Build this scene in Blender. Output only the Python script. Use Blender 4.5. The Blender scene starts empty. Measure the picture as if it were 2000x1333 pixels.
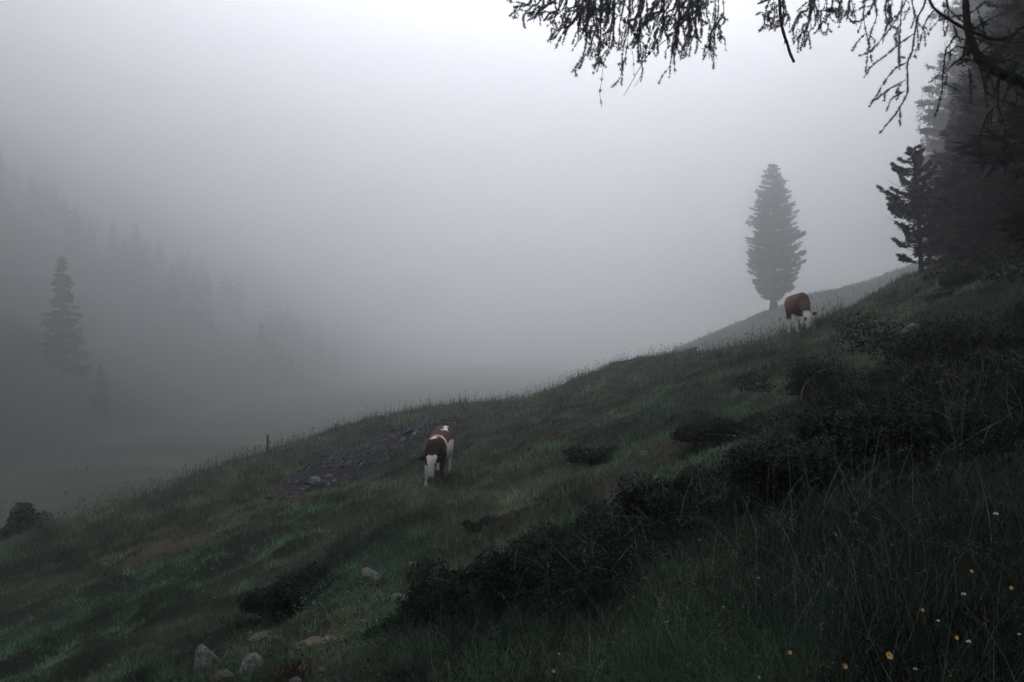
import bpy, bmesh, math
import numpy as np
from mathutils import Vector, Matrix

# ------------------------------------------------------------------ camera, sky, sun, exposure
scene = bpy.context.scene
COL = scene.collection
R = math.radians

cam_data = bpy.data.cameras.new('camera')
cam_data.sensor_width = 36.0
cam_data.lens = 28.0
cam_data.clip_start = 0.05
cam_data.clip_end = 5000.0
camera = bpy.data.objects.new('camera', cam_data)
camera.location = (0, 0, 0)
camera.rotation_euler = (R(90), 0, 0)
COL.objects.link(camera)
scene.camera = camera

SUN_ELEV, SUN_AZ = R(33), R(6)          # azimuth measured from +Y (the view direction) towards +X
world = bpy.data.worlds.new('World')
scene.world = world
world.use_nodes = True
wn, wl = world.node_tree.nodes, world.node_tree.links
for n in list(wn):
    wn.remove(n)
w_out = wn.new('ShaderNodeOutputWorld')
w_bg = wn.new('ShaderNodeBackground')
w_bg.inputs['Strength'].default_value = 0.08
w_sky = wn.new('ShaderNodeTexSky')
w_sky.sky_type = 'NISHITA'
w_sky.sun_disc = False
w_sky.sun_elevation = SUN_ELEV
w_sky.sun_rotation = SUN_AZ
w_sky.altitude = 1500
w_sky.air_density = 1.0
w_sky.dust_density = 2.0
w_sky.ozone_density = 1.0
w_hsv = wn.new('ShaderNodeHueSaturation')   # cloud deck: most of the blue is gone
w_hsv.inputs['Saturation'].default_value = 0.12
w_hsv.inputs['Value'].default_value = 1.0
wl.new(w_sky.outputs[0], w_hsv.inputs['Color'])
wl.new(w_hsv.outputs[0], w_bg.inputs['Color'])
wl.new(w_bg.outputs[0], w_out.inputs['Surface'])

sun_data = bpy.data.lights.new('sun', 'SUN')
sun_data.energy = 1.5
sun_data.angle = R(65)
sun_data.color = (1.0, 0.945, 0.955)
sun = bpy.data.objects.new('sun', sun_data)
sdir = Vector((math.sin(SUN_AZ) * math.cos(SUN_ELEV), math.cos(SUN_AZ) * math.cos(SUN_ELEV), math.sin(SUN_ELEV)))
sun.rotation_euler = (-sdir).to_track_quat('-Z', 'Y').to_euler()
sun.location = sdir * 300
COL.objects.link(sun)

scene.view_settings.view_transform = 'Standard'
scene.view_settings.look = 'None'
scene.view_settings.gamma = 1.0
scene.view_settings.use_curve_mapping = False
scene.view_settings.exposure = 2.16

scene.render.engine = 'CYCLES'
scene.cycles.use_denoising = True
scene.cycles.max_bounces = 6
scene.cycles.diffuse_bounces = 3
scene.cycles.glossy_bounces = 2
scene.cycles.transmission_bounces = 3
scene.cycles.volume_bounces = 3
scene.cycles.transparent_max_bounces = 8
HAZE_DENSITY = 0.0051
HAZE_COLOR = (0.918, 0.936, 0.958)
HAZE_G = 0.82

# ------------------------------------------------------------------ helpers
F_PX = 2000 * 28.0 / 36.0       # focal length in pixels of the photograph


def tag(o, label=None, cat=None, group=None, kind=None):
    if label: o['label'] = label
    if cat: o['category'] = cat
    if group: o['group'] = group
    if kind: o['kind'] = kind
    return o


def empty(name, loc, rotz=0.0):
    o = bpy.data.objects.new(name, None)
    o.location = loc
    o.rotation_euler = (0, 0, rotz)
    o.empty_display_size = 0.2
    COL.objects.link(o)
    return o


def build(name, V, F3=None, F4=None, mat=None, parent=None, col=None, smooth=False, matidx=None):
    """One mesh object out of vertex / triangle / quad arrays; col = per-vertex linear colour."""
    V = np.asarray(V, dtype=np.float32).reshape(-1, 3)
    F3 = np.zeros((0, 3), np.int32) if F3 is None else np.asarray(F3, np.int32).reshape(-1, 3)
    F4 = np.zeros((0, 4), np.int32) if F4 is None else np.asarray(F4, np.int32).reshape(-1, 4)
    me = bpy.data.meshes.new(name)
    me.vertices.add(len(V))
    me.vertices.foreach_set('co', V.ravel())
    loops = np.concatenate([F3.ravel(), F4.ravel()])
    n3, n4 = len(F3), len(F4)
    me.loops.add(len(loops))
    me.loops.foreach_set('vertex_index', loops)
    me.polygons.add(n3 + n4)
    starts = np.concatenate([np.arange(n3) * 3, n3 * 3 + np.arange(n4) * 4]).astype(np.int32)
    tot = np.concatenate([np.full(n3, 3), np.full(n4, 4)]).astype(np.int32)
    me.polygons.foreach_set('loop_start', starts)
    me.polygons.foreach_set('loop_total', tot)
    if smooth:
        me.polygons.foreach_set('use_smooth', np.ones(n3 + n4, bool))
    if matidx is not None:
        me.polygons.foreach_set('material_index', np.asarray(matidx, np.int32))
    if col is not None:
        c = np.ones((len(V), 4), np.float32)
        c[:, :3] = col
        a = me.attributes.new('Col', 'FLOAT_COLOR', 'POINT')
        a.data.foreach_set('color', c.ravel())
    me.update(calc_edges=True)
    me.validate()
    if mat is not None:
        for m in (mat if isinstance(mat, (list, tuple)) else [mat]):
            me.materials.append(m)
    o = bpy.data.objects.new(name, me)
    COL.objects.link(o)
    if parent is not None:
        o.parent = parent
    return o


class MB:
    """collects triangle / quad soups"""
    def __init__(s):
        s.V, s.T, s.Q, s.C, s.n = [], [], [], [], 0

    def add(s, V, T=None, Q=None, C=None):
        V = np.asarray(V, float).reshape(-1, 3)
        if T is not None and len(T): s.T.append(np.asarray(T, int).reshape(-1, 3) + s.n)
        if Q is not None and len(Q): s.Q.append(np.asarray(Q, int).reshape(-1, 4) + s.n)
        if C is not None: s.C.append(np.broadcast_to(np.asarray(C, float), (len(V), 3)))
        s.V.append(V)
        s.n += len(V)

    def build(s, name, mat, parent=None, smooth=False):
        V = np.concatenate(s.V)
        T = np.concatenate(s.T) if s.T else None
        Q = np.concatenate(s.Q) if s.Q else None
        C = np.concatenate(s.C) if s.C else None
        return build(name, V, T, Q, mat, parent, C, smooth)


def tube(mb, pts, rad, n=5, C=None, cap=True):
    pts = np.asarray(pts, float)
    k = len(pts)
    rad = np.broadcast_to(np.asarray(rad, float), (k,))
    tan = np.gradient(pts, axis=0)
    tan /= np.linalg.norm(tan, axis=1)[:, None] + 1e-9
    ref = np.array([0, 0, 1.0]) if abs(tan[0][2]) < 0.9 else np.array([1.0, 0, 0])
    a = np.cross(tan, ref)
    a /= np.linalg.norm(a, axis=1)[:, None] + 1e-9
    b = np.cross(tan, a)
    th = np.arange(n) * 2 * math.pi / n
    V = (pts[:, None, :] + rad[:, None, None] * (np.cos(th)[None, :, None] * a[:, None, :] + np.sin(th)[None, :, None] * b[:, None, :])).reshape(-1, 3)
    i = np.arange(k - 1)[:, None] * n
    j = np.arange(n)[None, :]
    j2 = (j + 1) % n
    Q = np.stack([i + j, i + j2, i + n + j2, i + n + j], -1).reshape(-1, 4)
    T = []
    if cap:
        m = len(V)
        V = np.vstack([V, pts[0] - tan[0] * rad[0] * .1, pts[-1] + tan[-1] * rad[-1] * .3])
        for q in range(n):
            T.append((m, (q + 1) % n, q))
            T.append((m + 1, (k - 1) * n + q, (k - 1) * n + (q + 1) % n))
    mb.add(V, T, Q, C)


def smooth_path(pts, m=4):
    """Catmull-Rom through control points"""
    P = np.asarray(pts, float)
    if len(P) < 3:
        return np.array([P[0] + (P[-1] - P[0]) * t for t in np.linspace(0, 1, m + 1)])
    E = np.vstack([2 * P[0] - P[1], P, 2 * P[-1] - P[-2]])
    out = []
    for i in range(1, len(E) - 2):
        p0, p1, p2, p3 = E[i - 1:i + 3]
        for t in np.arange(m) / m:
            out.append(.5 * (2 * p1 + (p2 - p0) * t + (2 * p0 - 5 * p1 + 4 * p2 - p3) * t * t + (3 * p1 - p0 - 3 * p2 + p3) * t ** 3))
    out.append(P[-1])
    return np.array(out)


def _hash(i, j, k, seed):
    h = (i.astype(np.int64) * 374761393 + j.astype(np.int64) * 668265263 + k.astype(np.int64) * 2147483647 + seed * 1274126177) & 0xFFFFFFFF
    h = ((h ^ (h >> 13)) * 1274126177) & 0xFFFFFFFF
    h = h ^ (h >> 16)
    return (h & 0xFFFF) / 65535.0


def noise3(x, y, z, seed=0):
    x, y, z = np.broadcast_arrays(np.asarray(x, float), np.asarray(y, float), np.asarray(z, float))
    xi, yi, zi = np.floor(x).astype(int), np.floor(y).astype(int), np.floor(z).astype(int)
    fx, fy, fz = x - xi, y - yi, z - zi
    fx, fy, fz = [f * f * f * (f * (f * 6 - 15) + 10) for f in (fx, fy, fz)]
    r = 0
    for a in (0, 1):
        for b in (0, 1):
            for c in (0, 1):
                w = (fx if a else 1 - fx) * (fy if b else 1 - fy) * (fz if c else 1 - fz)
                r = r + w * _hash(xi + a, yi + b, zi + c, seed)
    return r * 2 - 1


def noise2(x, y, seed=0):
    x, y = np.broadcast_arrays(np.asarray(x, float), np.asarray(y, float))
    xi, yi = np.floor(x).astype(int), np.floor(y).astype(int)
    fx, fy = x - xi, y - yi
    fx, fy = [f * f * f * (f * (f * 6 - 15) + 10) for f in (fx, fy)]
    z = np.zeros_like(xi)
    r = 0
    for a in (0, 1):
        for b in (0, 1):
            w = (fx if a else 1 - fx) * (fy if b else 1 - fy)
            r = r + w * _hash(xi + a, yi + b, z, seed)
    return r * 2 - 1


def fbm2(x, y, seed=0, oct=3):
    r, a, f = 0, 1.0, 1.0
    for o in range(oct):
        r = r + a * noise2(x * f + 17.3 * o, y * f - 9.1 * o, seed + o)
        a *= .5
        f *= 2.03
    return r


def sstep(a, b, x):
    t = np.clip((x - a) / (b - a), 0, 1)
    return t * t * (3 - 2 * t)


# ------------------------------------------------------------------ materials
def new_mat(name):
    m = bpy.data.materials.new(name)
    m.use_nodes = True
    nt = m.node_tree
    b = nt.nodes['Principled BSDF']
    return m, nt, b


def attr_mat(name, rough=.75, spec=.2, translucent=0.0, mottled=0.0, scale=40.0):
    """colour from the vertex attribute Col, broken up a little by noise"""
    m, nt, b = new_mat(name)
    at = nt.nodes.new('ShaderNodeAttribute')
    at.attribute_name = 'Col'
    out_col = at.outputs['Color']
    if mottled:
        tc = nt.nodes.new('ShaderNodeTexCoord')
        nz = nt.nodes.new('ShaderNodeTexNoise')
        nz.inputs['Scale'].default_value = scale
        nz.inputs['Detail'].default_value = 4
        rm = nt.nodes.new('ShaderNodeMapRange')
        rm.inputs['To Min'].default_value = 1 - mottled
        rm.inputs['To Max'].default_value = 1 + mottled
        mx = nt.nodes.new('ShaderNodeMix')
        mx.data_type = 'RGBA'
        mx.blend_type = 'MULTIPLY'
        mx.inputs['Factor'].default_value = 1
        nt.links.new(tc.outputs['Object'], nz.inputs['Vector'])
        nt.links.new(nz.outputs['Fac'], rm.inputs['Value'])
        nt.links.new(out_col, mx.inputs['A'])
        nt.links.new(rm.outputs[0], mx.inputs['B'])
        out_col = mx.outputs['Result']
    nt.links.new(out_col, b.inputs['Base Color'])
    b.inputs['Roughness'].default_value = rough
    b.inputs['Specular IOR Level'].default_value = spec
    if translucent:
        tr = nt.nodes.new('ShaderNodeBsdfTranslucent')
        ms = nt.nodes.new('ShaderNodeMixShader')
        ms.inputs[0].default_value = translucent
        nt.links.new(out_col, tr.inputs['Color'])
        nt.links.new(b.outputs[0], ms.inputs[1])
        nt.links.new(tr.outputs[0], ms.inputs[2])
        nt.links.new(ms.outputs[0], nt.nodes['Material Output'].inputs['Surface'])
    return m


def noise_mat(name, c1, c2, scale=8.0, rough=.85, spec=.15, bump=0.0, c3=None, coords='Object'):
    m, nt, b = new_mat(name)
    tc = nt.nodes.new('ShaderNodeTexCoord')
    nz = nt.nodes.new('ShaderNodeTexNoise')
    nz.inputs['Scale'].default_value = scale
    nz.inputs['Detail'].default_value = 8
    nz.inputs['Roughness'].default_value = .65
    cr = nt.nodes.new('ShaderNodeValToRGB')
    cr.color_ramp.elements[0].position = .34
    cr.color_ramp.elements[1].position = .66
    cr.color_ramp.elements[0].color = (*c1, 1)
    cr.color_ramp.elements[1].color = (*c2, 1)
    if c3:
        e = cr.color_ramp.elements.new(.5)
        e.color = (*c3, 1)
    nt.links.new(tc.outputs[coords], nz.inputs['Vector'])
    nt.links.new(nz.outputs['Fac'], cr.inputs['Fac'])
    nt.links.new(cr.outputs[0], b.inputs['Base Color'])
    b.inputs['Roughness'].default_value = rough
    b.inputs['Specular IOR Level'].default_value = spec
    if bump:
        bp = nt.nodes.new('ShaderNodeBump')
        bp.inputs['Strength'].default_value = bump
        bp.inputs['Distance'].default_value = .05
        nt.links.new(nz.outputs['Fac'], bp.inputs['Height'])
        nt.links.new(bp.outputs[0], b.inputs['Normal'])
    return m


M_ground = attr_mat('meadow_soil', .95, .05, 0, .5, 1.7)
M_grass = attr_mat('grass_blade', .7, .15, .3)
M_leaf = attr_mat('shrub_leaf', .8, .08, .1)
M_needle = attr_mat('needles', .7, .15, .1)
M_bark = noise_mat('bark', (.016, .014, .013), (.05, .044, .04), 6, .95, .05, .6)
M_twig = noise_mat('twig_bark', (.012, .011, .010), (.035, .03, .026), 30, .9, .1)
M_dead = noise_mat('dead_wood', (.10, .09, .08), (.24, .22, .19), 25, .9, .1, .4)
M_coat = attr_mat('cow_coat', .85, .08, 0, .28, 16)
M_eye = noise_mat('eye', (.006, .005, .005), (.012, .01, .01), 5, .15, .6)
M_post = noise_mat('weathered_post', (.06, .055, .05), (.15, .14, .13), 14, .95, .05, .5)
M_stone = noise_mat('pale_stone', (.07, .07, .072), (.30, .29, .28), 5, .9, .15, .5, (.17, .165, .165))
M_stone_brown = noise_mat('mossy_stone', (.05, .05, .03), (.20, .17, .13), 6, .95, .1, .5, (.12, .10, .075))
M_slate = attr_mat('slate_chip', .75, .3, 0, .3, 9)
M_petal_y = noise_mat('yellow_petal', (.50, .27, .07), (.62, .38, .13), 60, .5, .3)
M_petal_w = noise_mat('white_petal', (.55, .53, .53), (.75, .72, .72), 60, .6, .2)
M_stem = noise_mat('flower_stem', (.03, .05, .025), (.06, .08, .04), 20, .7, .2)
M_redwood = noise_mat('reddish_dead_wood', (.035, .016, .012), (.085, .040, .030), 22, .95, .05, .5)
# ------------------------------------------------------------------ the land
def pchip_eval(xk, yk, x):
    xk, yk, x = np.asarray(xk, float), np.asarray(yk, float), np.asarray(x, float)
    h = np.diff(xk)
    d = np.diff(yk) / h
    m = np.zeros(len(xk))
    for i in range(1, len(xk) - 1):
        if d[i - 1] * d[i] > 0:
            w1, w2 = 2 * h[i] + h[i - 1], h[i] + 2 * h[i - 1]
            m[i] = (w1 + w2) / (w1 / d[i - 1] + w2 / d[i])
    m[0], m[-1] = d[0], d[-1]
    x = np.clip(x, xk[0], xk[-1])
    i = np.clip(np.searchsorted(xk, x) - 1, 0, len(h) - 1)
    t = (x - xk[i]) / h[i]
    return ((1 + 2 * t) * (1 - t) ** 2 * yk[i] + t * (1 - t) ** 2 * h[i] * m[i] + t * t * (3 - 2 * t) * yk[i + 1] + t * t * (t - 1) * h[i] * m[i + 1])


SL, SY = .357, -.057


def plane_z(x, y):
    return -1.6 + SL * x + SY * y


# profiles of the slope along bearings (tangent of the bearing -> distance, height)
PROF = {
    -1.09: [(12, None), (20, -10.4), (30, -12.5), (60, -14.5), (120, -17), (300, -22), (900, -30)],
    -.643: [(8, None), (12, None), (16, -5.5), (20, -5.9), (24, -6.31), (30, -8.2), (45, -11.1), (70, -14.3), (120, -17.3), (300, -24), (900, -32)],
    -.482: [(8, None), (12, None), (18, -4.9), (22, -5.2), (27, -5.54), (34, -7.4), (50, -9.8), (80, -13.6), (120, -17.3), (300, -24), (900, -32)],
    -.308: [(8, None), (12, None), (18, -4.04), (25, -4.3), (32, -4.5), (40, -6.3), (60, -10.2), (100, -16), (300, -24), (900, -32)],
    -.1285: [(8, None), (12, None), (18, -3.29), (25, -3.28), (36, -3.17), (44, -4.5), (70, -9), (110, -15), (300, -24), (900, -32)],
    0.0: [(8, None), (12, None), (18, -2.63), (26, -2.66), (38, -2.86), (46, -4.1), (70, -8), (110, -14), (300, -24), (900, -32)],
    .193: [(8, None), (12, None), (18, -1.39), (26, -1.07), (36, -.67), (46, -2.2), (65, -5), (120, -8), (200, -3.0), (290, -12), (900, -25)],
    .36: [(8, None), (12, None), (18, -.31), (27, .42), (34, -.2), (50, -2), (90, -1.5), (125, .9), (160, 4.2), (200, 10.0), (290, 0), (900, -10)],
    .514: [(8, None), (12, None), (18, .68), (25, 1.7), (32, 2.8), (40, 2.6), (60, 2), (110, 5.5), (155, 12), (200, 19.6), (290, 14), (900, 5)],
    .643: [(8, None), (12, None), (16, 1.09), (20, 1.75), (28, 3.08), (40, 4.8), (60, 7.5), (100, 14), (200, 28), (290, 33), (900, 40)],
    1.028: [(8, None), (12, None), (20, 4.6), (30, 7.7), (60, 15), (100, 23), (170, 33), (260, 40), (900, 50)],
}
_rk = np.array(sorted(PROF))
_yl = np.concatenate([[0.0], np.geomspace(1, 1420, 260)])
_cols = []
for r in _rk:
    ks = [(0.0, -1.6), (4.0, plane_z(r * 4, 4))] + [(Y, plane_z(r * Y, Y) if z is None else z) for Y, z in PROF[r]] + [(1420, PROF[r][-1][1] - 4)]
    _cols.append(pchip_eval([k[0] for k in ks], [k[1] for k in ks], _yl))
_cols = np.array(_cols)
_rl = np.linspace(_rk[0], _rk[-1], 160)
_tab = np.array([pchip_eval(_rk, _cols[:, j], _rl) for j in range(len(_yl))]).T      # [ratio, y]
# soften the ribs between neighbouring bearings
for _ in range(4):
    _tab[1:-1] = .25 * _tab[:-2] + .5 * _tab[1:-1] + .25 * _tab[2:]


def _lookup(r, y):
    fr = np.clip((r - _rl[0]) / (_rl[1] - _rl[0]), 0, len(_rl) - 1.001)
    i = fr.astype(int)
    fr = fr - i
    j = np.clip(np.searchsorted(_yl, y) - 1, 0, len(_yl) - 2)
    fy = np.clip((y - _yl[j]) / (_yl[j + 1] - _yl[j]), 0, 1)
    return (_tab[i, j] * (1 - fr) * (1 - fy) + _tab[i + 1, j] * fr * (1 - fy) + _tab[i, j + 1] * (1 - fr) * fy + _tab[i + 1, j + 1] * fr * fy)


def soft(v, lim):
    return lim * np.tanh(v / lim)


PIT = (-1.58, 6.22)          # dark hollow under the stone ledge


def H(x, y, rough=True):
    """height of the land"""
    x = np.asarray(x, float)
    y = np.asarray(y, float)
    x, y = np.broadcast_arrays(x, y)
    yy = np.maximum(y, .5)
    r = x / yy
    rc = np.clip(r, _rk[0], _rk[-1])
    front = _lookup(rc, yy) + soft(SL * x, 45) - soft(SL * rc * yy, 45)
    back = -1.6 + soft(SL * x, 45) + SY * np.maximum(y, -40)
    w = sstep(.8, 3.0, y)
    z = front * w + back * (1 - w)
    # far flank of the valley, on the left
    foot = np.interp(y, FOOT_Y, FOOT_X)
    d = np.maximum(foot + 9 * noise2(x / 60, y / 60, 5) - x, 0)
    q = np.maximum(d - 4, 0) * HILL_S / HILL_H
    z = z + HILL_H * q / (1 + q ** 4) ** .25
    if rough:
        dist = np.hypot(x, y)
        near = 1 - sstep(40, 80, dist)
        amp = sstep(.6, 4, dist)
        z = z + near * amp * (.10 * noise2(x / .6, y / .6, 1) + .13 * noise2(x / 1.7, y / 1.7, 2) + .13 * noise2(x / 4.3, y / 4.3, 3))
        z = z - .36 * np.exp(-(((x - PIT[0]) / .22) ** 2 + ((y - PIT[1]) / .17) ** 2) ** 2)
        z = z + (1 - near) * (.6 * noise2(x / 22, y / 22, 4) + .35 * noise2(x / 6, y / 6, 6))
    return z


HILL_H, HILL_S = 520.0, .62  # hill raised to lift the fog top and even out the sky
FOOT_Y, FOOT_X = [-300, 0, 110, 330, 700, 1400], [-150, -95, -72, -98, -120, -120]


def pix(u, v, Y):
    """point seen at photograph pixel (u, v) at distance Y along the view"""
    return np.array([(u - 1000) / F_PX * Y, Y, (666.5 - v) / F_PX * Y])


def on_ground(u, v, y0=1.5, y1=200):
    """where the sight line through a pixel meets the land"""
    Y = np.geomspace(y0, y1, 1200)
    x, z = (u - 1000) / F_PX * Y, (666.5 - v) / F_PX * Y
    g = H(x, Y)
    k = np.argmax(z < g)
    if not (z < g).any():
        k = np.argmin(z - g)
    return np.array([x[k], Y[k], g[k]])


def in_poly(x, y, poly):
    poly = np.asarray(poly)
    inside = np.zeros(np.shape(x), bool)
    j = len(poly) - 1
    for i in range(len(poly)):
        xi, yi = poly[i]
        xj, yj = poly[j]
        c = ((yi > y) != (yj > y)) & (x < (xj - xi) * (y - yi) / (yj - yi + 1e-12) + xi)
        inside ^= c
        j = i
    return inside


def seg_dist(x, y, path):
    d = np.full(np.shape(x), 1e9)
    for (ax, ay), (bx, by) in zip(path[:-1], path[1:]):
        t = np.clip(((x - ax) * (bx - ax) + (y - ay) * (by - ay)) / ((bx - ax) ** 2 + (by - ay) ** 2 + 1e-9), 0, 1)
        d = np.minimum(d, np.hypot(x - ax - t * (bx - ax), y - ay - t * (by - ay)))
    return d


G = lambda L: [tuple(on_ground(u, v)[:2]) for u, v in L]
SCREE = G([(552, 968), (562, 938), (610, 905), (690, 880), (760, 850), (830, 828), (880, 815), (915, 822), (880, 838), (820, 852), (800, 872), (745, 905), (700, 938), (640, 955)])
PATH = G([(40, 1170), (130, 1135), (250, 1100), (330, 1068), (420, 1035), (500, 990), (555, 965)])
LBANK = G([(0, 1085), (120, 1065), (260, 1040), (400, 990), (480, 950)])
BARE = [(on_ground(u, v)[:2], r) for u, v, r in [(606, 1300, .30), (1268, 905, .38), (1180, 985, .3), (895, 1015, .5), (640, 1250, .45), (500, 1245, .3), (1720, 632, .5), (1830, 578, .8)]]


def cover(x, y):
    """bare/brown weights of the turf: (path, straw patches, lush patches, scree)"""
    path = np.exp(-(seg_dist(x, y, PATH) / .7) ** 2) * .8 * (.65 + .5 * noise2(x / .8, y / .8, 31))
    straw = sstep(.05, .6, fbm2(x / 2.6, y / 2.6, 21, 3) + .10) * .75
    dist = np.hypot(x, y)
    straw = straw * sstep(4, 9, dist)
    for (bx, by), r in BARE:
        straw = np.maximum(straw, np.exp(-((x - bx) ** 2 + (y - by) ** 2) / r ** 2))
    ridge = sstep(17, 32, dist) * .5                                  # dry seed heads along the brow
    straw = np.maximum(straw, ridge * (0.8 + .5 * noise2(x / 1.5, y / 1.5, 33)))
    lush = sstep(-.1, .55, fbm2(x / 1.9 + 40, y / 1.9, 22, 3))
    scree = in_poly(x, y, SCREE).astype(float)
    return np.clip(path, 0, 1), np.clip(straw, 0, 1), lush, scree


def turf_color(x, y, rnd, bright=1.0):
    path, straw, lush, scree = cover(x, y)
    c = np.empty(np.shape(x) + (3,))
    g1 = np.array([.108, .196, .112])
    g2 = np.array([.066, .146, .088])
    s = np.array([.19, .195, .125])
    b = np.array([.17, .16, .098])
    c[:] = g1
    c += (g2 - g1) * lush[..., None]
    c += (s - c) * (straw * .55)[..., None]
    c += (b - c) * (path * .75)[..., None]
    tone = .35 + 1.15 * sstep(-.6, .7, noise2(x / .75, y / .75, 81) + .6 * noise2(x / .3, y / .3, 82))
    painted_shade = 1 - .62 * sstep(9, 5.5, np.hypot(x, y)) * sstep(-2.5, -.2, x)          # shade near the larch, put into the grass colour
    tone = tone * painted_shade
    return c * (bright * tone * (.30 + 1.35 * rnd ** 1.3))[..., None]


# one sheet of land, finest where it is seen close by
_ang = np.concatenate([np.arange(-180, -42, 2.4), np.arange(-42, 42, .27), np.arange(42, 180, 2.4)])
_rad = np.concatenate([np.array([.25]), np.geomspace(.6, 1400, 265)])
_A, _Rr = np.meshgrid(np.radians(_ang), _rad, indexing='ij')
_gx, _gy = np.sin(_A) * _Rr, np.cos(_A) * _Rr
_gz = H(_gx, _gy)
na, nr = _A.shape
_V = np.stack([_gx, _gy, _gz], -1).reshape(-1, 3)
_i = np.arange(na)[:, None]
_j = np.arange(nr - 1)[None, :]
_i2 = (_i + 1) % na
_Q = np.stack([_i * nr + _j, _i2 * nr + _j, _i2 * nr + _j + 1, _i * nr + _j + 1], -1).reshape(-1, 4)
_T = [(len(_V), ((k + 1) % na) * nr, k * nr) for k in range(na)]
_V = np.vstack([_V, [0, 0, float(H(0, 0))]])
_px, _py = _V[:, 0], _V[:, 1]
_path, _straw, _lush, _scree = cover(_px, _py)
_d = np.hypot(_px, _py)
_c = np.empty((len(_V), 3))
_c[:] = (.012, .016, .011)
_c += (np.array([.060, .052, .036]) - _c) * np.clip(_path + .5 * _straw, 0, 1)[:, None]
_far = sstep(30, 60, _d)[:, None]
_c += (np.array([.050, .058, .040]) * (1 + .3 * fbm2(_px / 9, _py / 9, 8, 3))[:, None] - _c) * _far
_c += (np.array([.013, .0135, .017]) - _c) * _scree[:, None]
_c += (np.array([.028, .034, .03]) - _c) * sstep(-30, 12, np.interp(_py, FOOT_Y, FOOT_X) - _px + 14 * noise2(_px / 14, _py / 14, 88))[:, None]      # forest floor
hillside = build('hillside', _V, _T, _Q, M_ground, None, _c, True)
tag(hillside, 'alpine meadow slope rising to the right, falling into a foggy valley', 'hillside', kind='structure')

LAND_MIN = float(_V[:, 2].min())
# ------------------------------------------------------------------ conifers
def tufts(mb, P, D, size, per, rg, col, flat=.5, width=.16):
    """needle sprays: at every point P a bunch of thin triangles fanning around direction D"""
    n = len(P)
    P = np.repeat(P, per, 0)
    D = np.repeat(D, per, 0)
    sz = np.repeat(np.broadcast_to(size, (n,)), per)
    J = rg.normal(0, .75, (n * per, 3))
    J[:, 2] *= flat
    d = D + J
    d /= np.linalg.norm(d, axis=1)[:, None] + 1e-9
    L = sz * rg.uniform(.55, 1.15, n * per)
    s = np.cross(d, rg.normal(0, 1, (n * per, 3)))
    s /= np.linalg.norm(s, axis=1)[:, None] + 1e-9
    w = (L * width)[:, None]
    base = P + rg.normal(0, .12, (n * per, 3)) * sz[:, None]
    V = np.stack([base - s * w, base + s * w, base + d * L[:, None]], 1).reshape(-1, 3)
    T = np.arange(n * per * 3).reshape(-1, 3)
    c = np.asarray(col) * rg.uniform(.6, 1.4, (n * per, 1))
    mb.add(V, T, None, np.repeat(c, 3, 0))


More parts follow.
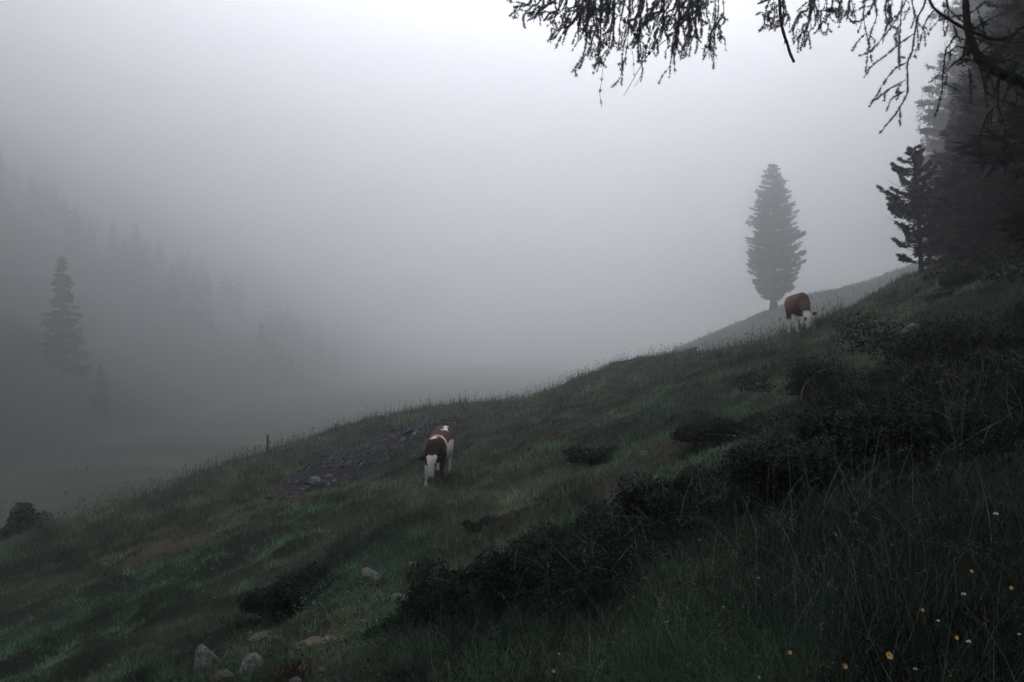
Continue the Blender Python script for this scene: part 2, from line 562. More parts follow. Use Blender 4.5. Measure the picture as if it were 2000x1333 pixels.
def conifer(h, rg, prof, whorls, per_whorl, up=.15, droop=.0, tuft=.3, n_tuft=10, tri=10, trunk=None, col=(.03, .042, .032), hang=0.0, base=.1, jitter=.25, lean=(0, 0), bare=0.0, rtrunk=None, hj=.7):
    """-> (wood, needles) soups of one conifer standing at the origin. prof(t) = branch reach / h at relative height t"""
    wood, need = MB(), MB()
    rt = rtrunk or h * .016
    tz = np.linspace(-.3, h, 12)
    t = np.clip(tz / h, 0, 1)
    wob = np.stack([lean[0] * t * h + .01 * h * np.sin(t * 7 + rg.uniform(0, 6)) * t, lean[1] * t * h + .01 * h * np.sin(t * 5 + rg.uniform(0, 6)) * t, tz], 1)
    rr = rt * (1 - t) ** .8 * (1 + .5 * np.exp(-t * 40)) + h * .001
    tube(wood, wob, rr, 7)
    hs = np.linspace(base, .985, whorls)
    for hh in hs:
        k = max(2, int(round(per_whorl * (.6 + .4 * (1 - hh)))))
        a0 = rg.uniform(0, 6.283)
        for q in range(k):
            hz = np.clip(hh + rg.normal(0, hj / whorls), base * .8, .99)
            L = prof(hz) * h * rg.uniform(1 - jitter * 1.6, 1 + jitter)
            if L < h * .006: L = h * .006
            az = a0 + q * 6.283 / k + rg.normal(0, .25)
            o = np.array([np.interp(hz * h, tz, wob[:, 0]), np.interp(hz * h, tz, wob[:, 1]), hz * h])
            s = np.linspace(0, 1, 6)
            rise = up * L * (s ** 2.0) * 1.6 - droop * L * s - .10 * L * np.sin(s * math.pi) * (1 - hz)
            side = rg.normal(0, .08) * L * s ** 2
            ca, sa = math.cos(az), math.sin(az)
            pts = np.stack([o[0] + ca * L * s - sa * side, o[1] + sa * L * s + ca * side, o[2] + rise], 1)
            tube(wood, pts, np.linspace(max(rt * .16 * (1 - hz) + L * .008, h * .0008), h * .0006, 6), 3, cap=False)
            if bare and rg.random() < bare * (1 - hz) ** 2: continue
            m = max(3, int(n_tuft * (.35 + L / (h * .16))))
            ss = rg.uniform(.12 if hh > .3 else .35, 1.0, m) ** .75
            P = np.stack([np.interp(ss, s, pts[:, c]) for c in range(3)], 1)
            spread = (1.05 - ss)[:, None] * L * .36
            off = rg.normal(0, 1, (m, 3)) * spread * .55
            off[:, 2] *= .18
            P = P + off
            D = np.tile(np.array([ca, sa, up * 1.2 - droop * .7]), (m, 1)) * .9
            tufts(need, P, D, tuft * rg.uniform(.7, 1.25, m), tri, rg, col, .55)
            if hang:
                m2 = int(m * hang)
                ss = rg.uniform(.15, 1, m2)
                P = np.stack([np.interp(ss, s, pts[:, c]) for c in range(3)], 1) + rg.normal(0, .05, (m2, 3)) * L
                ln = L * rg.uniform(.10, .34, m2)
                for f in (.25, .6, .95):
                    Q = P.copy()
                    Q[:, 2] -= ln * f
                    D = np.tile(np.array([ca * .25, sa * .25, -1.0]), (m2, 1))
                    tufts(need, Q, D, tuft * .8, max(3, tri // 3), rg, col, 1.0, .1)
    P = np.stack([rg.normal(0, .004 * h, 10), rg.normal(0, .004 * h, 10), np.linspace(.95, 1.0, 10) * h], 1)
    P[:, :2] += np.array(lean) * h
    tufts(need, P, np.tile([0, 0, 1.0], (10, 1)), tuft * .7, tri, rg, col)
    return wood, need


def plant_tree(name, soups, loc, label, group=None, rotz=0.0):
    t = empty(name, loc, rotz)
    tag(t, label, 'tree', group)
    soups[0].build('trunk', M_bark, t, True)
    soups[1].build('crown', M_needle, t)
    return t


def copy_tree(src, loc, rotz, scale, label, name=None):
    t = src.copy()
    COL.objects.link(t)
    t.location, t.rotation_euler, t.scale = loc, (0, 0, rotz), (scale,) * 3
    t['label'] = label
    for ch in list(src.children):
        c = ch.copy()
        COL.objects.link(c)
        c.parent = t
    return t


def gz(x, y):
    return float(H(x, y))


rg = np.random.default_rng(7)
cone = lambda k, p=.85: (lambda t: k * np.clip(1 - t, 0, 1) ** p)
pine_prof = lambda t: .180 * np.interp(t, [0, .1, .15, .24, .40, .56, .72, .87, .96, 1], [.3, .45, .68, .96, 1.0, .90, .68, .44, .22, .04])

# lone stone pine on the far spur
p = pix(1511, 612, 190)
lone = plant_tree('stone_pine', conifer(35.0, np.random.default_rng(21), pine_prof, 60, 8, up=.11, droop=.0, tuft=.56, n_tuft=44, tri=6, base=.09, col=(.028, .037, .032), jitter=.2, hj=1.3, rtrunk=.78),
                  (p[0], p[1], gz(p[0], p[1]) - .2), 'tall lone conifer standing alone in fog behind the brown grazing cow')

# small crooked pine at the edge of the wood
p = on_ground(1800, 533, 27, 40)
young_prof = lambda t: .285 * np.interp(t, [0, .08, .2, .33, .42, .62, .82, 1], [.3, .45, .6, .75, 1.0, .82, .55, .12])
ypine = plant_tree('young_pine', conifer(5.1 * p[1] / 32, np.random.default_rng(4), young_prof, 21, 5, up=.24, tuft=.11, n_tuft=40, tri=13, base=.09, col=(.014, .019, .017), jitter=.18, lean=(-.055, 0), bare=.8, rtrunk=.085, hj=.35),
                   (p[0], p[1], p[2] - .05), 'young pine with bare lower trunk and upswept boughs, in front of the dark wood')

# the wood on the right
spruce_prof = lambda t: .20 * np.interp(t, [0, .15, .5, 1], [.75, 1, .72, .06])
larch_prof = lambda t: .21 * np.interp(t, [0, .15, .45, .8, 1], [.6, 1, .92, .5, .08])
sprA = conifer(12, rg, spruce_prof, 26, 6, up=.10, droop=.10, tuft=.42, n_tuft=16, tri=11, base=.06, col=(.013, .018, .016), rtrunk=.17)
sprB = conifer(11, rg, lambda t: 1.12 * spruce_prof(t), 22, 6, up=.2, droop=.05, tuft=.45, n_tuft=16, tri=11, base=.30, col=(.013, .018, .016), rtrunk=.16)
larA = conifer(34, rg, larch_prof, 40, 6, up=.06, droop=.08, tuft=.6, n_tuft=22, tri=7, base=.16, col=(.03, .038, .033), hang=.8, rtrunk=.5)
GRP = 'conifers of the dark wood'


def site(u, Y):
    x = (u - 1000) / F_PX * Y
    return (x, Y, gz(x, Y) - .15)


wood_list = [  # bearing pixel, distance, which, scale, label
    (1860, 33, 'A', .44, 'small dark spruce right behind the young pine'),
    (1890, 31, 'B', .52, 'slim dark conifer between the young pine and the first thick trunks of the wood'),
    (1918, 27, 'B', .60, 'broad black conifer at the lit edge of the wood'),
    (1952, 25, 'A', .66, 'black spruce with boughs reaching down to the grass'),
    (2000, 23, 'B', .78, 'dark conifer cut by the picture edge beside the wood floor'),
    (1878, 40, 'A', .78, 'dim spruce rising over the smaller trees next to the young pine'),
    (1925, 36, 'A', .92, 'tall dark spruce in the middle of the wood'),
    (1972, 32, 'B', 1.0, 'tall dark conifer near the right rim, second row of the wood'),
    (1910, 50, 'B', 1.15, 'dim broad conifer in the third row, over the tall dark spruce'),
    (1985, 44, 'A', 1.35, 'very tall dim spruce in the third row by the right rim'),
    (2060, 30, 'A', 1.15, 'tall spruce beyond the right rim of the picture'),
    (2110, 24, 'B', 1.0, 'wide conifer just outside the right rim'),
    (2200, 19, 'A', 1.1, 'unseen spruce added for shade on the slope above the right rim'),  # this and the rows below: unseen trees added to shade foreground and fog
    (2260, 15, 'B', 1.15, 'unseen broad conifer added for shade outside the right rim, beyond the larch'),
    (2400, 11, 'A', 1.1, 'unseen spruce added for shade outside the right rim, uphill from the old larch'),
    (2750, 8, 'B', 1.2, 'unseen conifer added for shade outside the right rim, uphill and nearest the old larch'),
]
first = {}
for u, Y, k, s, lab in wood_list:
    rz = rg.uniform(0, 6.28)
    if k not in first:
        t = plant_tree('spruce', sprA if k == 'A' else sprB, site(u, Y), lab, GRP, rz)
        t.scale = (s,) * 3
        first[k] = t
    else:
        copy_tree(first[k], site(u, Y), rz, s, lab)
l1 = plant_tree('larch', larA, site(1912, 92), 'tall grey larch with drooping twigs fading into fog above the wood', 'tall larches behind the wood', .3)
copy_tree(l1, site(1985, 78), 2.0, 1.12, 'tallest grey larch, its crown behind the near branches at the right rim')
copy_tree(l1, site(2065, 62), 4.1, 1.0, 'larch mostly outside the right rim, behind the wood')
copy_tree(l1, site(1868, 112), 5.0, .72, 'pale larch of moderate height, leftmost of the tall larches in the fog')

# small things on the far spur
p = pix(1680, 552, 120)
s1 = plant_tree('young_spruce', conifer(1.9, rg, lambda t: .3 * (1 - t) + .05, 9, 5, up=.3, tuft=.28, n_tuft=4, tri=8, base=.08, col=(.03, .036, .03)), (p[0], p[1], gz(p[0], p[1]) - .1),
                'tiny young conifer on the foggy crest beside the dark wood')

# spruces across the valley, nearly lost in the fog
sprC = conifer(25.5, rg, cone(.2, .8), 34, 7, up=.03, droop=.16, tuft=.9, n_tuft=13, tri=7, base=.04, col=(.03, .036, .032))
f1 = plant_tree('valley_spruce', sprC, (*[float(v) for v in pix(121, 0, 180)[:2]], 0), 'tall pointed spruce almost lost in the fog across the valley', 'spruces across the valley')
f1.location.z = gz(f1.location.x, f1.location.y) - .5
for u, Y, s, lab in [(196, 172, .42, 'second, low conifer beside the tall spruce that is almost lost in the fog')]:
    x = (u - 1000) / F_PX * Y
    copy_tree(f1, (x, Y, gz(x, Y) - .4), rg.uniform(0, 6), s, lab)

# wooded flank beyond: one mass of spruces
fw = MB()
fr = np.random.default_rng(11)
lowp = []
for q in range(3):
    a_, b_ = conifer(20, fr, lambda t: .2 * (1 - t) ** .8 + .01, 13, 5, up=.03, droop=.16, tuft=2.1, n_tuft=3, tri=4, base=.08, col=(.03, .036, .032))
    lowp.append((np.concatenate(b_.V), np.concatenate(b_.T), np.concatenate(b_.C)))
nfar = 0
while nfar < 200:
    y = fr.uniform(100, 800)
    x = fr.uniform(-560, -70)
    foot = np.interp(y, FOOT_Y, FOOT_X)
    if x > foot - 5 or x / y < -.95 or not 400 < math.hypot(x, y) < 560: continue
    if noise2(x / 28, y / 28, 78) < -.15: continue
    hgt = fr.uniform(9, 26)
    zb = gz(x, y) - .5
    dist = math.hypot(x, y)
    if True:
        V, T, C = lowp[fr.integers(3)]
        a = fr.uniform(0, 6.28)
        s = hgt / 20
        W = np.stack([V[:, 0] * math.cos(a) - V[:, 1] * math.sin(a), V[:, 0] * math.sin(a) + V[:, 1] * math.cos(a), V[:, 2]], 1) * s + [x, y, zb]
        fw.add(W, T, None, C * fr.uniform(.7, 1.3))
    nfar += 1
fo = fw.build('distant_forest', M_needle)
tag(fo, 'dark wooded valley flank dissolving in the fog', 'forest', kind='stuff')
HAZE_TOP = max(float(max(v.co.z for v in fo.data.vertices)), float(_V[:, 2].max())) + 3.0
print('TOP', HAZE_TOP, 'tris', sum(len(o.data.polygons) for o in scene.objects if o.type == 'MESH'))
# ------------------------------------------------------------------ stones, scree, posts
def rock_mesh(seed, mat, rough=.28, flat=1.0, sub=3):
    bm = bmesh.new()
    bmesh.ops.create_icosphere(bm, subdivisions=sub, radius=1)
    P = np.array([v.co[:] for v in bm.verts])
    r = np.random.default_rng(seed)
    for _ in range(9):                                   # chop facets
        n = r.normal(0, 1, 3); n[2] = abs(n[2]) * .8; n /= np.linalg.norm(n)
        d = r.uniform(.62, .9)
        e = P @ n - d
        P -= np.clip(e, 0, None)[:, None] * n * .85
    q = P * 2.3 + seed * 7.1
    P += P * (rough * .5 * noise3(q[:, 0], q[:, 1], q[:, 2], seed) + rough * .35 * noise3(q[:, 0] * 2.7, q[:, 1] * 2.7, q[:, 2] * 2.7, seed + 1))[:, None]
    crack = np.abs(noise3(q[:, 0] * 1.5, q[:, 1] * 1.5, q[:, 2] * 1.5, seed + 2))
    P -= P * (np.clip(.10 - crack, 0, 1) * 1.5)[:, None]
    for v, p in zip(bm.verts, P):
        v.co = p
    me = bpy.data.meshes.new('stone')
    bm.to_mesh(me)
    bm.free()
    me.materials.append(mat)
    return me


# pixel centre, width px, height px, depth ratio, material, sunk, label
stones = [
    (720, 1128, 42, 34, 1, 'p', 'pale grey pitted boulder right of the dark heather clump on the lower slope'),
    (402, 1286, 44, 50, 1, 'p', 'upright grey furrowed stone, leftmost of the stones along the bottom of the slope'),
    (492, 1300, 46, 40, 1, 'p', 'grey furrowed stone just right of the leftmost upright stone'),
    (433, 1324, 46, 26, 1, 'b', 'rounded brown mossy stone at the bottom edge below two grey stones'),
    (502, 1244, 36, 10, 1, 'b', 'thin tan flagstone sticking out of grass above the grey stones'),
    (618, 1262, 84, 30, .9, 'b', 'brown stone ledge overhanging a dark hollow in the bank'),
    (568, 1283, 14, 26, 1, 'p', 'small pale stone at the left mouth of the dark hollow'),
    (627, 1310, 18, 12, 1, 'p', 'little pale flat stone on the floor of the dark hollow'),
    (574, 1332, 24, 20, 1, 'p', 'small light stone half hidden below the hollow at the bottom edge'),
    (800, 1106, 40, 12, 1, 'b', 'low tan stone lying flush in straw grass above the pale pitted boulder'),
    (776, 1168, 26, 12, 1, 'p', 'narrow pale stone half buried below the pale pitted boulder'),
    (940, 1112, 34, 22, 1, 'p', 'pale stone peeping from behind dark bushes in the lower middle'),
    (990, 1006, 40, 22, 1, 'b', 'brown-grey cracked stone in grass straight below the spotted cow'),
    (948, 1034, 16, 14, 1, 'b', 'small reddish-brown stone in the tuft below the cracked stone'),
    (1044, 826, 32, 18, 1, 'b', 'flat pale stone in grass right of the spotted cow'),
    (1258, 886, 20, 10, 1, 'p', 'light angular stone at the head of a bare earth scar'),
    (1414, 916, 12, 8, 1, 'p', 'tiny pale stone in the bushes on the middle slope'),
    (1702, 633, 46, 10, 1, 'p', 'long flat pale rock in grass right of the grazing cow'),
    (1786, 640, 36, 14, 1, 'p', 'bluish grey rock above the dark bushes, right of the long flat rock'),
    (1842, 577, 60, 8, 1, 'b', 'low tan rock band in the bank below the dark wood'),
    (1872, 574, 14, 8, 1, 'p', 'small whitish stone at the right end of the low rock band'),
    (1764, 563, 13, 6, 1, 'p', 'small pale stone on the brow left of the young pine'),
    (1782, 547, 10, 9, 1, 'p', 'small pale stone in the dark bank under the young pine'),
    (1338, 692, 52, 10, 1, 'b', 'brown hump of earth and stone on the foggy brow of the slope'),
    (612, 939, 30, 13, .8, 'p', 'larger pale slab lying at the lower left end of the dark scree'),
    (640, 932, 18, 8, .8, 'p', 'smaller pale slab beside the larger one in the dark scree'),
]
rs = np.random.default_rng(3)
for k, (u, v, wpx, hpx, dr, m, lab) in enumerate(stones):
    p = on_ground(u, v + hpx * .35)
    w = wpx / F_PX * p[1] * .5
    h = hpx / F_PX * p[1] * .5
    o = bpy.data.objects.new('stone', rock_mesh(20 + k, M_stone if m == 'p' else M_stone_brown))
    COL.objects.link(o)
    o.location = (p[0], p[1] + w * .3, p[2] + h * .4)
    o.scale = (w * 1.08, w * 1.0 * dr, h * 1.35)
    o.rotation_euler = (rs.normal(0, .12), rs.normal(0, .15) - .18, rs.uniform(-.4, .4))
    tag(o, lab, 'stone', 'stones in the meadow')

# dark scree: nobody could count the chips
sc = MB()
xs = np.array([q[0] for q in SCREE]); ys = np.array([q[1] for q in SCREE])
n = 0
cube = np.array([(-1, -1, -1), (1, -1, -1), (1, 1, -1), (-1, 1, -1), (-.8, -.9, 1), (.9, -.7, 1), (.7, .9, 1), (-.9, .8, 1)], float)
cq = [(0, 3, 2, 1), (4, 5, 6, 7), (0, 1, 5, 4), (1, 2, 6, 5), (2, 3, 7, 6), (3, 0, 4, 7)]
cx = rs.uniform(xs.min() - .6, xs.max() + .6, 90000)
cy = rs.uniform(ys.min() - .6, ys.max() + .6, 90000)
jx, jy = cx + .45 * noise2(cx / .5, cy / .5, 41), cy + .9 * noise2(cx / .5, cy / .5, 42)
keep = in_poly(jx, jy, SCREE) & (noise2(cx / .7, cy / .7, 43) > -.42)
cx, cy = cx[keep][:14000], cy[keep][:14000]
cz = H(cx, cy)
for x, y, z in zip(cx, cy, cz):
    s = np.exp(rs.normal(-3.95, .45))
    a = rs.uniform(0, 6.28)
    V = cube * [s * rs.uniform(.8, 1.6), s * rs.uniform(.6, 1.1), s * rs.uniform(.2, .6)] * rs.uniform(.8, 1.15, (8, 3))
    tl, tl2 = rs.normal(0, .35), rs.normal(0, .35)
    V[:, 2] += V[:, 0] * tl + V[:, 1] * tl2
    V = np.stack([V[:, 0] * math.cos(a) - V[:, 1] * math.sin(a), V[:, 0] * math.sin(a) + V[:, 1] * math.cos(a), V[:, 2]], 1)
    c = np.array([.030, .032, .044]) * rs.uniform(.5, 1.35) if rs.random() < .90 else np.array([.15, .148, .16]) * rs.uniform(.7, 1.2)
    sc.add(V + [x, y, z + s * .15], None, cq, c)
o = sc.build('scree', M_slate)
tag(o, 'long patch of dark slate scree running down behind the spotted cow', 'scree', kind='stuff')


def post(u, vtop, Y, r, label, lean=0.0):
    x = (u - 1000) / F_PX * Y
    zt = (666.5 - vtop) / F_PX * Y
    zb = gz(x, Y) - .15
    mb = MB()
    n = 7
    h = zt - zb
    tube(mb, [(0, 0, 0), (lean * .3, .0, h * .35), (lean * .7, .01, h * .7), (lean, 0, h - .02), (lean, 0, h)], [r * 1.1, r, r * .95, r * .93, r * .6], n)
    o = mb.build('fence_post', M_post)
    o.location = (x, Y, zb)
    tag(o, label, 'post')


post(522.5, 849, 31.5, .05, 'thin grey fence post standing on the foggy brow left of the dark scree', .01)
post(88, 1018, 25.5, .04, 'short dark stake in the grass right of the bush at the left rim', -.06)
def leaves(mb, P, N, size, rg_, col, ar=.5):
    """diamond leaves at P with facing N"""
    n = len(P)
    a = np.cross(N, rg_.normal(0, 1, (n, 3)))
    a /= np.linalg.norm(a, axis=1)[:, None] + 1e-9
    b = np.cross(N, a)
    b /= np.linalg.norm(b, axis=1)[:, None] + 1e-9
    s = (size * rg_.uniform(.6, 1.4, n))[:, None]
    Nn = N / (np.linalg.norm(N, axis=1)[:, None] + 1e-9)
    V = np.stack([P - a * s, P + b * s * ar - Nn * s * .12, P + a * s, P - b * s * ar - Nn * s * .12], 1).reshape(-1, 3)
    mb.add(V, None, np.arange(4 * n).reshape(-1, 4), np.repeat(col, 4, 0))


# ------------------------------------------------------------------ turf
def ribbons(P, az, th0, bend, L, w, col, nseg=2, tw=None, seedhead=None):
    """bent tapering strips, vectorised: returns V, T, Q, C"""
    n = len(P)
    t = np.arange(nseg + 1) / nseg
    th = th0[:, None] + bend[:, None] * (t[None, :-1] + .5 / nseg)
    ds = (L / nseg)[:, None]
    hx = np.concatenate([np.zeros((n, 1)), np.cumsum(np.sin(th) * ds, 1)], 1)
    hz = np.concatenate([np.zeros((n, 1)), np.cumsum(np.cos(th) * ds, 1)], 1)
    ca, sa = np.cos(az)[:, None], np.sin(az)[:, None]
    C = np.stack([P[:, 0:1] + ca * hx, P[:, 1:2] + sa * hx, P[:, 2:3] + hz], -1)      # n, nseg+1, 3
    tw = np.zeros(n) if tw is None else tw
    sx, sy = -np.sin(az + tw)[:, None], np.cos(az + tw)[:, None]
    wt = w[:, None] * (1 - t[None, :] * .85) * .5
    S = np.stack([sx * wt, sy * wt, 0 * wt], -1)
    A, B = (C - S)[:, :-1], (C + S)[:, :-1]
    V = np.concatenate([np.stack([A, B], 2).reshape(n, 2 * nseg, 3), C[:, -1:, :]], 1)
    k = 2 * nseg + 1
    b = (np.arange(n) * k)[:, None]
    Q = [np.stack([b[:, 0] + 2 * i, b[:, 0] + 2 * i + 1, b[:, 0] + 2 * i + 3, b[:, 0] + 2 * i + 2], 1) for i in range(nseg - 1)]
    Q = np.concatenate(Q) if Q else None
    T = np.stack([b[:, 0] + 2 * nseg - 2, b[:, 0] + 2 * nseg - 1, b[:, 0] + 2 * nseg], 1)
    return V.reshape(-1, 3), T, Q, np.repeat(col, k, 0), C


SHRUB = G([(700, 1245), (790, 1185), (960, 1165), (1010, 1085), (1190, 1060), (1275, 985), (1385, 880), (1420, 850), (1560, 800), (1640, 775), (1740, 745), (1840, 700), (1880, 690), (1930, 655), (2020, 600), (2120, 590), (2120, 860), (1990, 900), (1850, 935), (1690, 985), (1600, 1030), (1500, 1030), (1420, 985), (1330, 1050), (1290, 1130), (1180, 1190), (1060, 1240), (900, 1235), (780, 1275)])
FLOOR = G([(1800, 546), (1840, 533), (1920, 526), (2010, 520), (2120, 505), (2120, 552), (2010, 556), (1930, 560), (1900, 556), (1850, 555)])


def shrub_h(x, y):
    inside = in_poly(x + .25 * noise2(x / .5, y / .5, 51), y + .35 * noise2(x / .5, y / .5, 52), SHRUB)
    lump = np.clip(.38 + .85 * noise2(x / 1.05, y / 1.05, 53) + .38 * noise2(x / .33, y / .33, 54), 0, 1.25)
    return inside * lump * (.27 + .09 * np.clip(y - 6, 0, 4) / 4) * (.62 + .38 * sstep(-.35, .1, noise2(x / .55, y / .55, 97)))


gr = np.random.default_rng(5)
turf = MB()
# (near, far, tufts, blades per tuft, width, tuft radius)
for y0, y1, nt_, nb, bw, tr in [(1.1, 4, 6500, 10, .0042, .035), (4, 8, 14000, 10, .0058, .05), (8, 14, 19000, 9, .0085, .06), (14, 24, 23000, 8, .0135, .085), (24, 46, 16000, 7, .027, .13), (46, 130, 2500, 6, .10, .5), (100, 215, 6000, 6, .22, .6)]:
    yy = np.sqrt(gr.uniform(y0 * y0, y1 * y1, nt_))
    xx = gr.uniform(-.80, .80, nt_) * (yy + .6) if y1 < 200 else gr.uniform(.12, .62, nt_) * yy
    path, straw, lush, scree = cover(xx, yy)
    dens = 1 - .62 * path - .97 * scree - .25 * straw * (yy < 20)
    lo = .35 if y0 > 7 else .62
    dens *= lo + (1 - lo) * sstep(-.45, .3, fbm2(xx / .8, yy / .8, 61, 2))
    for (bx, by), r in BARE:
        dens *= 1 - .85 * np.exp(-((xx - bx) ** 2 + (yy - by) ** 2) / (r * r * .6))
    k = gr.random(nt_) < dens
    xx, yy = xx[k], yy[k]
    path, straw, lush, scree = cover(xx, yy)
    hgt = .075 + .075 * lush + .05 * straw - .045 * path
    hgt *= (1 + .45 * noise2(xx / 1.1, yy / 1.1, 62)) * (1 + .5 * noise2(xx / .42, yy / .42, 63)) * gr.uniform(.5, 1.6, len(xx))
    hgt += .17 * sstep(5.5, 3.2, np.hypot(xx, yy)) * sstep(-1.5, .5, xx)
    hgt += .10 * sstep(20, 30, np.hypot(xx, yy))
    leftbank = np.exp(-(seg_dist(xx, yy, LBANK) / 1.6) ** 2)
    hgt += .22 * leftbank
    if y1 > 200: hgt = gr.uniform(.2, 1.0, len(xx)) ** 2 * 1.1
    n = len(xx)
    X = np.repeat(xx, nb) + gr.normal(0, tr, n * nb)
    Y = np.repeat(yy, nb) + gr.normal(0, tr, n * nb)
    out = np.arctan2(Y - np.repeat(yy, nb), X - np.repeat(xx, nb))
    Lb = np.repeat(hgt, nb) * gr.uniform(.55, 1.5, n * nb)
    tuft_b = np.repeat(np.clip(gr.random(n) * .75 + .25 * noise2(xx / .5, yy / .5, 71), 0, 1), nb) * .7 + gr.random(n * nb) * .3
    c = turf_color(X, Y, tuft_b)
    dry = gr.random(n * nb) < .10 + .18 * np.repeat(straw, nb)
    c[dry] = c[dry] * .5 + np.array([.10, .09, .06]) * .6
    P = np.stack([X, Y, H(X, Y) - .012], 1)
    wild = 1.5 + .7 * sstep(7, 3.5, Y)
    V, T, Q, C, _ = ribbons(P, out + gr.normal(0, 1.1, n * nb), np.abs(gr.normal(.14, .30, n * nb)) * wild, np.abs(gr.normal(.6, .55, n * nb)) * wild, Lb, bw * gr.uniform(.7, 1.4, n * nb), c, 2, gr.normal(0, .6, n * nb))
    turf.add(V, T, Q, C)
# small herb leaves between the blades close by
n = 30000
y = np.sqrt(gr.uniform(1.3 ** 2, 9 ** 2, n))
x = gr.uniform(-.75, .8, n) * (y + .5)
k = sstep(-.3, .4, noise2(x / .6, y / .6, 91)) > gr.random(n)
x, y = x[k], y[k]
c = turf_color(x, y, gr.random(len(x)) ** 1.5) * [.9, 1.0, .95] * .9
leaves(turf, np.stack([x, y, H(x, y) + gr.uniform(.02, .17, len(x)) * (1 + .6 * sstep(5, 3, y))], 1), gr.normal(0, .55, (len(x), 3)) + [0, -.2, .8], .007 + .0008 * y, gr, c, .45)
o = turf.build('meadow_grass', M_grass)
tag(o, 'short damp meadow grass with straw-coloured patches over the whole slope', 'grass', kind='stuff')

# long thin stalks: tangled in the foreground, upright with seed heads along the brow
st = MB()
n = 2900
y = np.sqrt(gr.uniform(1.3 ** 2, 6.8 ** 2, n))
x = gr.uniform(-.55, .85, n) * (y + .5)
k = (gr.random(n) < (.10 + .9 * sstep(-.10, .25, x / y)) * sstep(-.5, .3, noise2(x / .9, y / .9, 66) + .15)) & (shrub_h(x, y) < .22)
x, y = x[k], y[k]
n = len(x)
c = np.array([.075, .115, .078]) * gr.uniform(.3, 1.7, (n, 1))
dry = gr.random(n) < .35
c[dry] = np.array([.155, .155, .125]) * gr.uniform(.5, 1.3, (dry.sum(), 1))
L = gr.uniform(.28, .72, n)
P = np.stack([x, y, H(x, y) - .01], 1)
V, T, Q, C, CL = ribbons(P, gr.uniform(0, 6.28, n), np.abs(gr.normal(.45, .5, n)), gr.normal(.7, .8, n), L, gr.uniform(.0020, .0036, n) * (1 + .13 * y), c, 6, gr.normal(0, .8, n))
st.add(V, T, Q, C)
head = gr.random(n) < .35
tip, pre = CL[head][:, -1], CL[head][:, -2]
for a, b in zip(tip, pre):                    # loose seed heads
    d = (a - b) / (np.linalg.norm(a - b) + 1e-9)
    m = gr.integers(7, 14)
    tt = gr.uniform(-.10, .03, m)
    q = a + d * tt[:, None] + gr.normal(0, .006, (m, 3))
    e = d + gr.normal(0, .5, (m, 3))
    e /= np.linalg.norm(e, axis=1)[:, None]
    s = np.cross(e, gr.normal(0, 1, (m, 3)))
    s /= np.linalg.norm(s, axis=1)[:, None]
    VV = np.stack([q - s * .0022, q + s * .0022, q + e * .016], 1).reshape(-1, 3)
    st.add(VV, np.arange(3 * m).reshape(-1, 3), None, np.array([.17, .15, .12]) * gr.uniform(.6, 1.2))
# brow of the slope
n = 15000
y = gr.uniform(13, 44, n)
x = gr.uniform(-.78, .42, n) * y
g = noise2(x / 1.6, y / 1.6, 68)
edge = np.interp(x / y, [-.7, -.48, -.308, -.1285, 0, .193, .36, .6], [24, 27, 32, 36, 38, 36, 27, 25])
k = (gr.random(n) < sstep(-.55, .35, g) * np.where(np.abs(y - edge) < 6, 1.0, .28)) & ~in_poly(x, y, SCREE)
x, y = x[k], y[k]
n = len(x)
c = np.array([.115, .108, .082]) * gr.uniform(.5, 1.25, (n, 1))
L = gr.uniform(.22, .62, n) * np.where(np.abs(y - np.interp(x / y, [-.7, -.48, -.308, -.1285, 0, .193, .36, .6], [24, 27, 32, 36, 38, 36, 27, 25])) < 6, 1, .7)
P = np.stack([x, y, H(x, y) - .02], 1)
V, T, Q, C, CL = ribbons(P, gr.uniform(0, 6.28, n), np.abs(gr.normal(.08, .14, n)), gr.normal(.3, .3, n), L, .007 + .00035 * y, c, 3)
st.add(V, T, Q, C)
tip = CL[:, -1]
hl = gr.uniform(.05, .12, n)[:, None]
d = CL[:, -1] - CL[:, -2]
d /= np.linalg.norm(d, axis=1)[:, None]
s = np.stack([-np.ones(n), np.zeros(n), np.zeros(n)], 1) * .011
V = np.stack([tip - d * hl * .6, tip + s, tip + d * hl * .5, tip - s], 1).reshape(-1, 3)
st.add(V, None, np.arange(4 * n).reshape(-1, 4), np.repeat(c * .9, 4, 0))
o = st.build('grass_stalks', M_grass)
tag(o, 'long thin seeding grass stalks, tangled in front and upright along the brow', 'grass', kind='stuff')


# ------------------------------------------------------------------ bushes
lr = np.random.default_rng(9)


